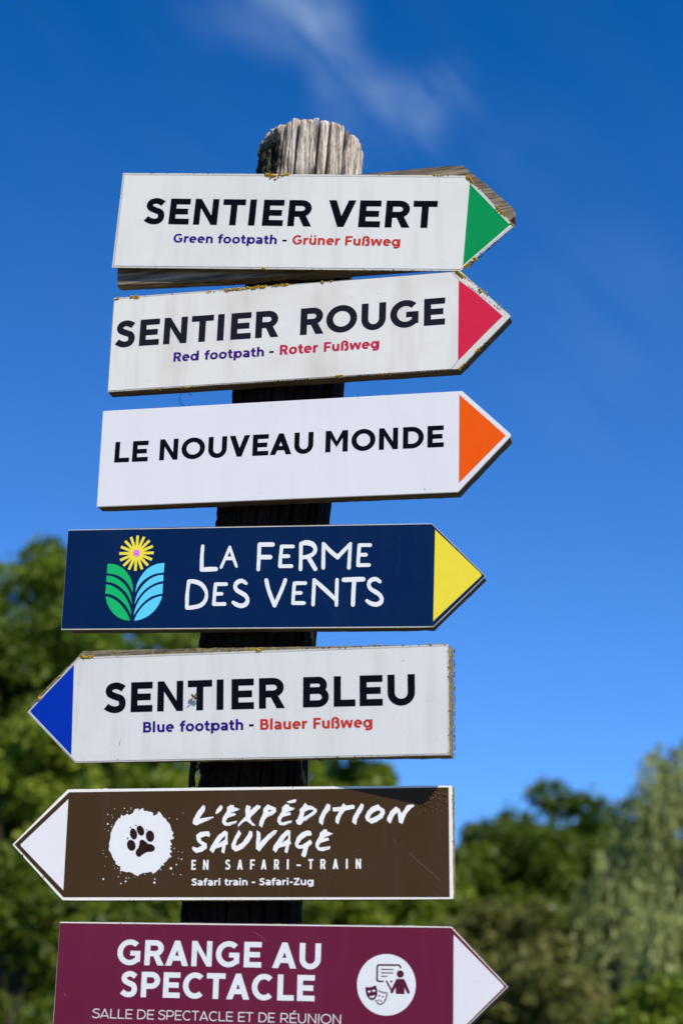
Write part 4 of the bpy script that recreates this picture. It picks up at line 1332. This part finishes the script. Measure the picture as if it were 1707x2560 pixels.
K = crop(455, 1715, .04464)
u0, v0 = s5.loc(K(760, 680))
bee_pos = s5.o + s5.u * u0 + Vector((0, 0, v0)) + s5.n * .0034
bee = empty('bee', bee_pos, -s5.psi)
bee.scale = (1.05, .9, 1.05)
tag(bee, 'small brown bee clinging beside the letter T of the SENTIER BLEU sign', 'insect')
m_bb = plain('bee brown', (.16, .07, .025), .6, .3, .4, 900)
m_bk = plain('bee black', (.012, .010, .008), .4, .4)
mw, n, l, b_ = new_mat('bee wing')
b_.inputs['Base Color'].default_value = (.20, .15, .10, 1); b_.inputs['Roughness'].default_value = .25; b_.inputs['Alpha'].default_value = .75
ab = ellipsoid((-.0022, -.0008, .0026), (.0034, .0019, .0019), (-1, 0, 1)); mesh_obj('abdomen', *ab, m_bb, bee, True)
th = ellipsoid((.0016, -.0004, -.0006), (.0021, .0018, .0018), (1, 0, -1)); mesh_obj('thorax', *th, m_bk, bee, True)
hd = ellipsoid((.0040, -.0002, -.0030), (.0013, .0015, .0013), (1, 0, -1)); mesh_obj('head', *hd, m_bk, bee, True)
for sx, tip in ((1, (-.0060, -.0028, -.0030)), (-1, (.0038, -.0030, .0058))):
    a0 = Vector((.0008, -.0016, .0002)); t = Vector(tip)
    side = (t - a0).cross(Vector((0, 1, 0))).normalized() * .0013
    p = [a0, a0 + (t - a0) * .5 + side, t + side * .4, t - side * .3, a0 + (t - a0) * .5 - side * .8]
    q = [x + Vector((0, .00006, 0)) for x in p]
    mesh_obj('wing', p + q, [[0, 1, 2, 3, 4], [9, 8, 7, 6, 5]] + [[i, i + 5, (i + 1) % 5 + 5, (i + 1) % 5] for i in range(5)], mw, bee)
for (x, z, dx, dz) in ((.0006, .0010, .0042, .0040), (.0014, 0, .0055, .0008), (.0022, -.001, .0048, -.0038), (-.0004, .0008, -.0040, -.0010), (.0006, -.0012, -.0028, -.0045), (.0018, -.002, .0008, -.0052)):
    V, Fc = tube([(x, 0, z), (x + dx * .5, -.0010, z + dz * .5), (x + dx * .85, .0018, z + dz * .85), (x + dx, .0038, z + dz)], [.00035, .0003, .00022, .00018], 5)
    mesh_obj('leg', V, Fc, m_bk, bee)

# ------------------------------------------------------------------ ground
m, n, l, b_ = new_mat('meadow grass')
tcn = n.new('ShaderNodeTexCoord')
g = tex_noise(n, l, tcn.outputs['Object'], .6, 6, .6)
l.new(ramp(n, l, g, [(.3, (.035, .06, .015)), (.7, (.085, .11, .03))]), b_.inputs['Base Color'])
b_.inputs['Roughness'].default_value = .95
GS = 1500
gv, gf = [], []
NG = 60
for i in range(NG + 1):
    for j in range(NG + 1):
        x = (i / NG * 2 - 1); y = (j / NG * 2 - 1)
        X_ = math.copysign(abs(x) ** 2.2, x) * GS; Y_ = math.copysign(abs(y) ** 2.2, y) * GS
        dd = math.hypot(X_, Y_)
        gv.append((X_, Y_, .12 * noise.noise(Vector((X_ * .12, Y_ * .12, 0))) * min(1, dd / 6)))
for i in range(NG):
    for j in range(NG):
        k = i * (NG + 1) + j
        gf.append([k, k + NG + 1, k + NG + 2, k + 1])
tag(mesh_obj('ground', gv, gf, m, None, True), kind='structure')


m, n, l, b_ = new_mat('added bounce gravel')  # unseen gravel patch, added to bounce warm light onto the panels
tcn = n.new('ShaderNodeTexCoord')
g = tex_noise(n, l, tcn.outputs['Object'], 90, 5, .7)
l.new(ramp(n, l, g, [(.3, (.12, .095, .065)), (.7, (.25, .205, .15))]), b_.inputs['Base Color'])
b_.inputs['Roughness'].default_value = .95
bump(n, l, b_, g, .01, .8)
pv = [(0.3, -2.0, .135)]; pf = []
for i in range(72):
    a_ = 2 * math.pi * i / 72
    rr_ = 1 + .10 * noise.noise(Vector((math.cos(a_) * 1.5, math.sin(a_) * 1.5, 5)))
    pv += [(.3 + 5.5 * rr_ * math.cos(a_), -2 + 5.5 * rr_ * math.sin(a_), .135), (.3 + 5.9 * rr_ * math.cos(a_), -2 + 5.9 * rr_ * math.sin(a_), -.1)]
for i in range(72):
    j = (i + 1) % 72
    pf += [[0, 1 + 2 * i, 1 + 2 * j], [1 + 2 * i, 2 + 2 * i, 2 + 2 * j, 1 + 2 * j]]
tag(mesh_obj('added_bounce_gravel', pv, pf, m), kind='structure')


# ------------------------------------------------------------------ trees
def leaf_mat(name, dark, light, trans=.42, scale=.8, var2=9):
    m, n, l, b_ = new_mat(name)
    tcn = n.new('ShaderNodeTexCoord')
    a_ = tex_noise(n, l, tcn.outputs['Object'], scale, 3, .6)
    c_ = tex_noise(n, l, tcn.outputs['Object'], var2, 2, .6)
    mm_ = n.new('ShaderNodeMath'); mm_.operation = 'ADD'
    l.new(a_, mm_.inputs[0]); l.new(c_, mm_.inputs[1])
    h_ = n.new('ShaderNodeMath'); h_.operation = 'MULTIPLY'; h_.inputs[1].default_value = .5
    l.new(mm_.outputs[0], h_.inputs[0])
    cc = ramp(n, l, h_.outputs[0], [(.38, dark), (.62, light)])
    l.new(cc, b_.inputs['Base Color'])
    b_.inputs['Roughness'].default_value = .5
    b_.inputs['Specular IOR Level'].default_value = .3
    tr = n.new('ShaderNodeBsdfTranslucent')
    tm = mix(n, l, .5, cc, (.12, .20, .01))
    l.new(tm, tr.inputs['Color'])
    ms = n.new('ShaderNodeMixShader'); ms.inputs[0].default_value = trans
    l.new(b_.outputs[0], ms.inputs[1]); l.new(tr.outputs[0], ms.inputs[2])
    l.new(ms.outputs[0], n['Material Output'].inputs['Surface'])
    return m


M['leaf_oak'] = leaf_mat('oak leaves', (.055, .095, .010), (.21, .285, .022))
M['leaf_fresh'] = leaf_mat('fresh green leaves', (.075, .13, .010), (.28, .33, .025))
M['leaf_deep'] = leaf_mat('deep green leaves', (.035, .066, .005), (.145, .195, .012))
M['leaf_lime'] = leaf_mat('lime green leaves', (.10, .15, .010), (.24, .30, .020))
M['leaf_olive'] = leaf_mat('olive leaves', (.09, .09, .02), (.26, .24, .06))
M['leaf_willow'] = leaf_mat('willow leaves', (.085, .12, .02), (.43, .46, .15), .3, .5, 6)
M['bark'] = plain('tree bark', (.045, .040, .028), .9, .1, .4, 14)


def leaves_mesh(cent, size, rs_, up=.7, stretch=1.5):
    """rhombic leaf faces at the given centres, random orientation"""
    N = len(cent)
    nrm = rs_.normal(size=(N, 3)); nrm[:, 2] += up
    nrm /= np.linalg.norm(nrm, axis=1)[:, None]
    t = rs_.normal(size=(N, 3)); t -= (t * nrm).sum(1)[:, None] * nrm
    t /= np.linalg.norm(t, axis=1)[:, None]
    b = np.cross(nrm, t)
    sz = size * rs_.uniform(.6, 1.3, N)[:, None]
    fold = nrm * sz * .18
    P = np.stack([cent - t * sz * stretch * .5, cent + b * sz * .5 + fold, cent + t * sz * stretch * .5, cent - b * sz * .5 + fold], 1).reshape(-1, 3)
    Fq = np.arange(N * 4).reshape(N, 4)
    return P, Fq


def limb_mesh(segments, sides=6):
    V, Fc = [], []
    for pts, rr_ in segments:
        v, f = tube(pts, rr_, sides)
        o = len(V)
        V += v; Fc += [[i + o for i in g_] for g_ in f]
    return V, Fc


def tree(label, cx, cz_top, Y, r, zbot, mat, seed, clumps=110, per=240, leaf=.12, csize=(.30, .60), name='leafy_tree', cat='tree', group='trees behind the signpost', gap=.0):
    rs_ = np.random.default_rng(seed)
    root = empty(name, (cx, Y, 0))
    tag(root, label, cat, group)
    H = cz_top
    zc, hz = (H + zbot) / 2, (H - zbot) / 2
    C = []
    while len(C) < clumps:
        p = rs_.normal(size=3); p /= np.linalg.norm(p)
        q = rs_.uniform(.25, 1) ** .5
        lump = 1 + .22 * math.sin(3 * math.atan2(p[1], p[0]) + seed) * (1 - abs(p[2])) + rs_.uniform(-.12, .06)
        c = np.array([p[0] * r * q * lump, p[1] * r * q * lump, zc + p[2] * hz * q])
        C.append(c)
    C = np.array(C)
    cs = rs_.uniform(*csize, clumps)
    C[:, 2] = np.minimum(C[:, 2], H - cs * .7)
    L = []
    for c, s in zip(C, cs):
        k = int(per * (s / np.mean(csize)) ** 2)
        d = rs_.normal(size=(k, 3)); d /= np.linalg.norm(d, axis=1)[:, None]
        q = rs_.uniform(.15, 1.0, k)[:, None] ** .45
        L.append(c + d * q * s * np.array([1.15, 1.15, .75]))
    # stray sprigs break up the outline
    k = clumps * 14
    d = rs_.normal(size=(k, 3)); d /= np.linalg.norm(d, axis=1)[:, None]
    ci = rs_.integers(0, clumps, k)
    L.append(C[ci] + d * (cs[ci] * rs_.uniform(1.0, 1.22, k))[:, None])
    L = np.concatenate(L)
    L = L[L[:, 2] < H + .02]
    P, Fq = leaves_mesh(L, leaf, rs_)
    fast_mesh('crown', P, Fq, mat, root)
    tr_top = zc + hz * .55
    tw = [Vector((0, 0, -.1)), Vector((.05, .02, tr_top * .33)), Vector((-.05, .06, tr_top * .66)), Vector((.02, 0, tr_top))]
    tr_r = max(.09, H * .018)
    segs = [(tw, [tr_r * 1.25, tr_r, tr_r * .7, tr_r * .25])]
    for i in rs_.choice(clumps, min(clumps, 26), replace=False):
        c = C[i]
        z0 = min(tr_top * .95, max(zbot * .6, c[2] * .62))
        mid = Vector((c[0] * .45, c[1] * .45, (z0 + c[2]) / 2 + .15))
        segs.append(([Vector((0, 0, z0)), mid, Vector(c)], [tr_r * .38, tr_r * .2, tr_r * .07]))
    mesh_obj('trunk', *limb_mesh(segs), M['bark'], root)
    return root


def place(px, py, Y):
    p = at(px, py, Y)
    return p.x, p.z


TREES = [
    ('oak tree cut off by the left edge of the picture, beside the tallest left tree', -190, 1395, 31, 2.6, 2.4, 'leaf_oak', 41, dict(clumps=150, per=190, csize=(.30, .62))),
    ('green tree behind the post, seen through the gap above the brown sign', 735, 1790, 33, 1.7, 1.4, 'leaf_fresh', 42, dict(clumps=130, per=200, csize=(.24, .5))),
    # label, px, py of the top, depth, radius, bottom, material, seed, kwargs
    ('tall dark green tree at the left edge with blue sky holes in its crown', 100, 1374, 30, 2.9, 2.6, 'leaf_oak', 21, dict(clumps=230, per=200, csize=(.30, .62))),
    ('broad green tree left of the post, its crown behind the navy sign', 430, 1400, 34, 2.1, 2.4, 'leaf_oak', 22, dict(clumps=105, per=190, csize=(.28, .6))),
    ('fresh green bushy tree in front at the left edge, level with the blue tip', 20, 1690, 24, 2.1, 1.0, 'leaf_fresh', 23, dict(clumps=130, per=230, csize=(.22, .5))),
    ('fresh green tree behind the left half of the SENTIER BLEU sign', 360, 1740, 26, 1.9, 1.0, 'leaf_fresh', 24, dict(clumps=120, per=230, csize=(.22, .5))),
    ('dark leafy shrub low in the left corner below the white tip', 60, 2110, 18, 1.7, .4, 'leaf_deep', 25, dict(clumps=110, per=220, leaf=.09, csize=(.2, .42), name='leafy_shrub', cat='shrub')),
    ('lime green airy tree just right of the post between the two left-pointing signs', 880, 1795, 31, 1.15, 1.6, 'leaf_lime', 26, dict(clumps=130, per=190, csize=(.2, .44))),
    ('green tree hidden behind the post with its crown at the brown sign', 600, 1850, 29, 1.7, 1.2, 'leaf_fresh', 36, dict(clumps=100, per=210, csize=(.2, .5))),
    ('deep green round tree at the right end of the brown sign', 1190, 1992, 36, 1.9, 1.4, 'leaf_deep', 27, dict(clumps=150, per=210, csize=(.26, .55))),
    ('deep green taller tree with two round knobs against the sky right of the signs', 1385, 1957, 38, 2.3, 1.4, 'leaf_deep', 28, dict(clumps=190, per=210, csize=(.26, .58))),
    ('deep green tree just left of the tall willow', 1530, 1995, 41, 2.0, 1.4, 'leaf_deep', 29, dict(clumps=150, per=210, csize=(.26, .58))),
    ('fresh green tree behind the gap over the plum sign', 960, 2080, 33, 2.0, 1.2, 'leaf_lime', 30, dict(clumps=110, per=210, csize=(.26, .55))),
    ('olive brown shrub above the white tip of the plum sign', 1260, 2230, 24, 1.15, .8, 'leaf_olive', 31, dict(clumps=84, per=200, leaf=.10, csize=(.18, .42), name='olive_shrub', cat='shrub')),
    ('olive green shrub low between the plum sign and the willow', 1370, 2350, 20, .95, .5, 'leaf_olive', 32, dict(clumps=80, per=200, leaf=.085, csize=(.16, .36), name='olive_shrub', cat='shrub')),
    ('bright green bush in the bottom right corner under the willow', 1650, 2440, 17, .75, .5, 'leaf_fresh', 33, dict(clumps=80, per=200, leaf=.08, csize=(.14, .3), name='leafy_shrub', cat='shrub')),
    ('dark backing tree low behind the right end of the plum sign', 1230, 2130, 44, 3.2, 1.0, 'leaf_deep', 34, dict(clumps=130, per=210, leaf=.15, csize=(.4, .8))),
    ('dark backing tree low behind the willow curtain', 1560, 2120, 47, 3.4, 1.0, 'leaf_deep', 35, dict(clumps=130, per=210, leaf=.15, csize=(.4, .8))),
    ('dark backing tree low behind the left edge shrubs', 60, 1520, 42, 4.2, 1.0, 'leaf_oak', 37, dict(clumps=200, per=210, leaf=.15, csize=(.4, .8))),
    ('dark backing tree low behind the post', 640, 2020, 44, 3.2, 1.0, 'leaf_deep', 38, dict(clumps=120, per=210, leaf=.15, csize=(.4, .8))),
]
for lb, px, py, Y, r, zb, mt, sd, kw in TREES:
    x, z = place(px, py, Y)
    tree(lb, x, z, Y, r, zb, M[mt], sd, **kw)


def willow(label, px, py, Y, r, seed, strands=420, limbs=9):
    rs_ = np.random.default_rng(seed)
    x, H = place(px, py, Y)
    root = empty('willow_tree', (x, Y, 0))
    tag(root, label, 'willow', 'willows at the right edge')
    segs = [([Vector((0, 0, -.1)), Vector((.1, 0, H * .3)), Vector((0, .1, H * .6)), Vector((.05, 0, H * .93))], [.26, .2, .13, .03])]
    L = []; T = []
    tips = []
    for i in range(limbs * 3):
        an = 2 * math.pi * i / limbs + rs_.uniform(-.3, .3)
        rr_ = r * rs_.uniform(.25, 1.0)
        hz = H * (1 - .42 * (rr_ / r) ** 1.3 * rs_.uniform(.6, 1.2))
        tip = np.array([math.cos(an) * rr_, math.sin(an) * rr_, hz])
        z0 = H * rs_.uniform(.35, .7)
        p0, pm = np.array([0, 0, z0]), np.array([tip[0] * .55, tip[1] * .55, max(hz, z0) + .25])
        segs.append(([Vector(p0), Vector(pm), Vector(tip)], [.07, .045, .015]))
        tips.append((p0, pm, tip))
    for k in range(strands):
        p0, pm, tip = tips[rs_.integers(len(tips))]
        t = rs_.uniform(.45, 1.0)
        t = (round(t * 7) + rs_.uniform(-.28, .28)) / 7
        b_ = (1 - t) ** 2 * p0 + 2 * t * (1 - t) * pm + t * t * tip + rs_.normal(size=3) * .09
        ln = min(b_[2] - .6, rs_.uniform(1.0, 3.4))
        m_ = int(ln / .042)
        tt = np.linspace(0, 1, m_)
        out = b_[:2] / (np.linalg.norm(b_[:2]) + .01)
        sw = rs_.uniform(.05, .35)
        sd = rs_.uniform(-1.2, 1.2)
        ox, oy = out[0] * math.cos(sd) - out[1] * math.sin(sd), out[0] * math.sin(sd) + out[1] * math.cos(sd)
        go = (sw + .22) * (1 - np.exp(-tt * ln / .35))
        px_ = b_[0] + ox * go + .04 * np.sin(tt * 6 + k)
        py_ = b_[1] + oy * go + .04 * np.cos(tt * 5 + k)
        pz_ = b_[2] + .28 * (1 - np.exp(-tt * ln / .18)) - ln * tt ** 1.25
        P = np.stack([px_, py_, pz_], 1)
        for _ in range(2):
            L.append(P + rs_.normal(size=P.shape) * np.array([.035, .035, .02]))
    C = np.concatenate(L); N = len(C)
    t = rs_.normal(size=(N, 3)) * .35 + np.array([0, 0, -1]); t /= np.linalg.norm(t, axis=1)[:, None]
    nn = rs_.normal(size=(N, 3)); nn -= (nn * t).sum(1)[:, None] * t; nn /= np.linalg.norm(nn, axis=1)[:, None]
    s = rs_.uniform(.7, 1.2, N)[:, None]
    P = np.stack([C - t * .06 * s, C + nn * .019 * s, C + t * .06 * s, C - nn * .019 * s], 1).reshape(-1, 3)
    fast_mesh('crown', P, np.arange(N * 4).reshape(N, 4), M['leaf_willow'], root)
    mesh_obj('trunk', *limb_mesh(segs), M['bark'], root)


willow('tall pale weeping willow at the right edge, its top against the sky', 1715, 1765, 27, 1.4, 51, 330)
willow('smaller weeping willow hanging in front of the dark trees, left of the tall one', 1510, 2060, 24, .16, 52, 55, 4)
willow('nearer weeping willow low at the right edge with long pale strands', 1705, 2125, 21, .45, 53, 95, 6)


# a belt of distant woodland closes the horizon
rs_ = np.random.default_rng(90)
N = 52000
an = rs_.uniform(0, 2 * math.pi, N)
dist = 118 + 16 * np.sin(an * 3 + 1) + rs_.uniform(-10, 10, N)
hg = 8.0 + 1.6 * np.sin(an * 37) + 1.1 * np.sin(an * 91 + 2) + 1.2 * np.sin(an * 11)
zz_ = hg * rs_.uniform(0, 1, N) ** .6
P, Fq = leaves_mesh(np.stack([np.cos(an) * dist, np.sin(an) * dist, zz_], 1), 1.05, rs_)
tag(fast_mesh('distant_woodland', P, Fq, M['leaf_deep']), 'low belt of distant green woodland along the horizon', 'woodland', kind='stuff')
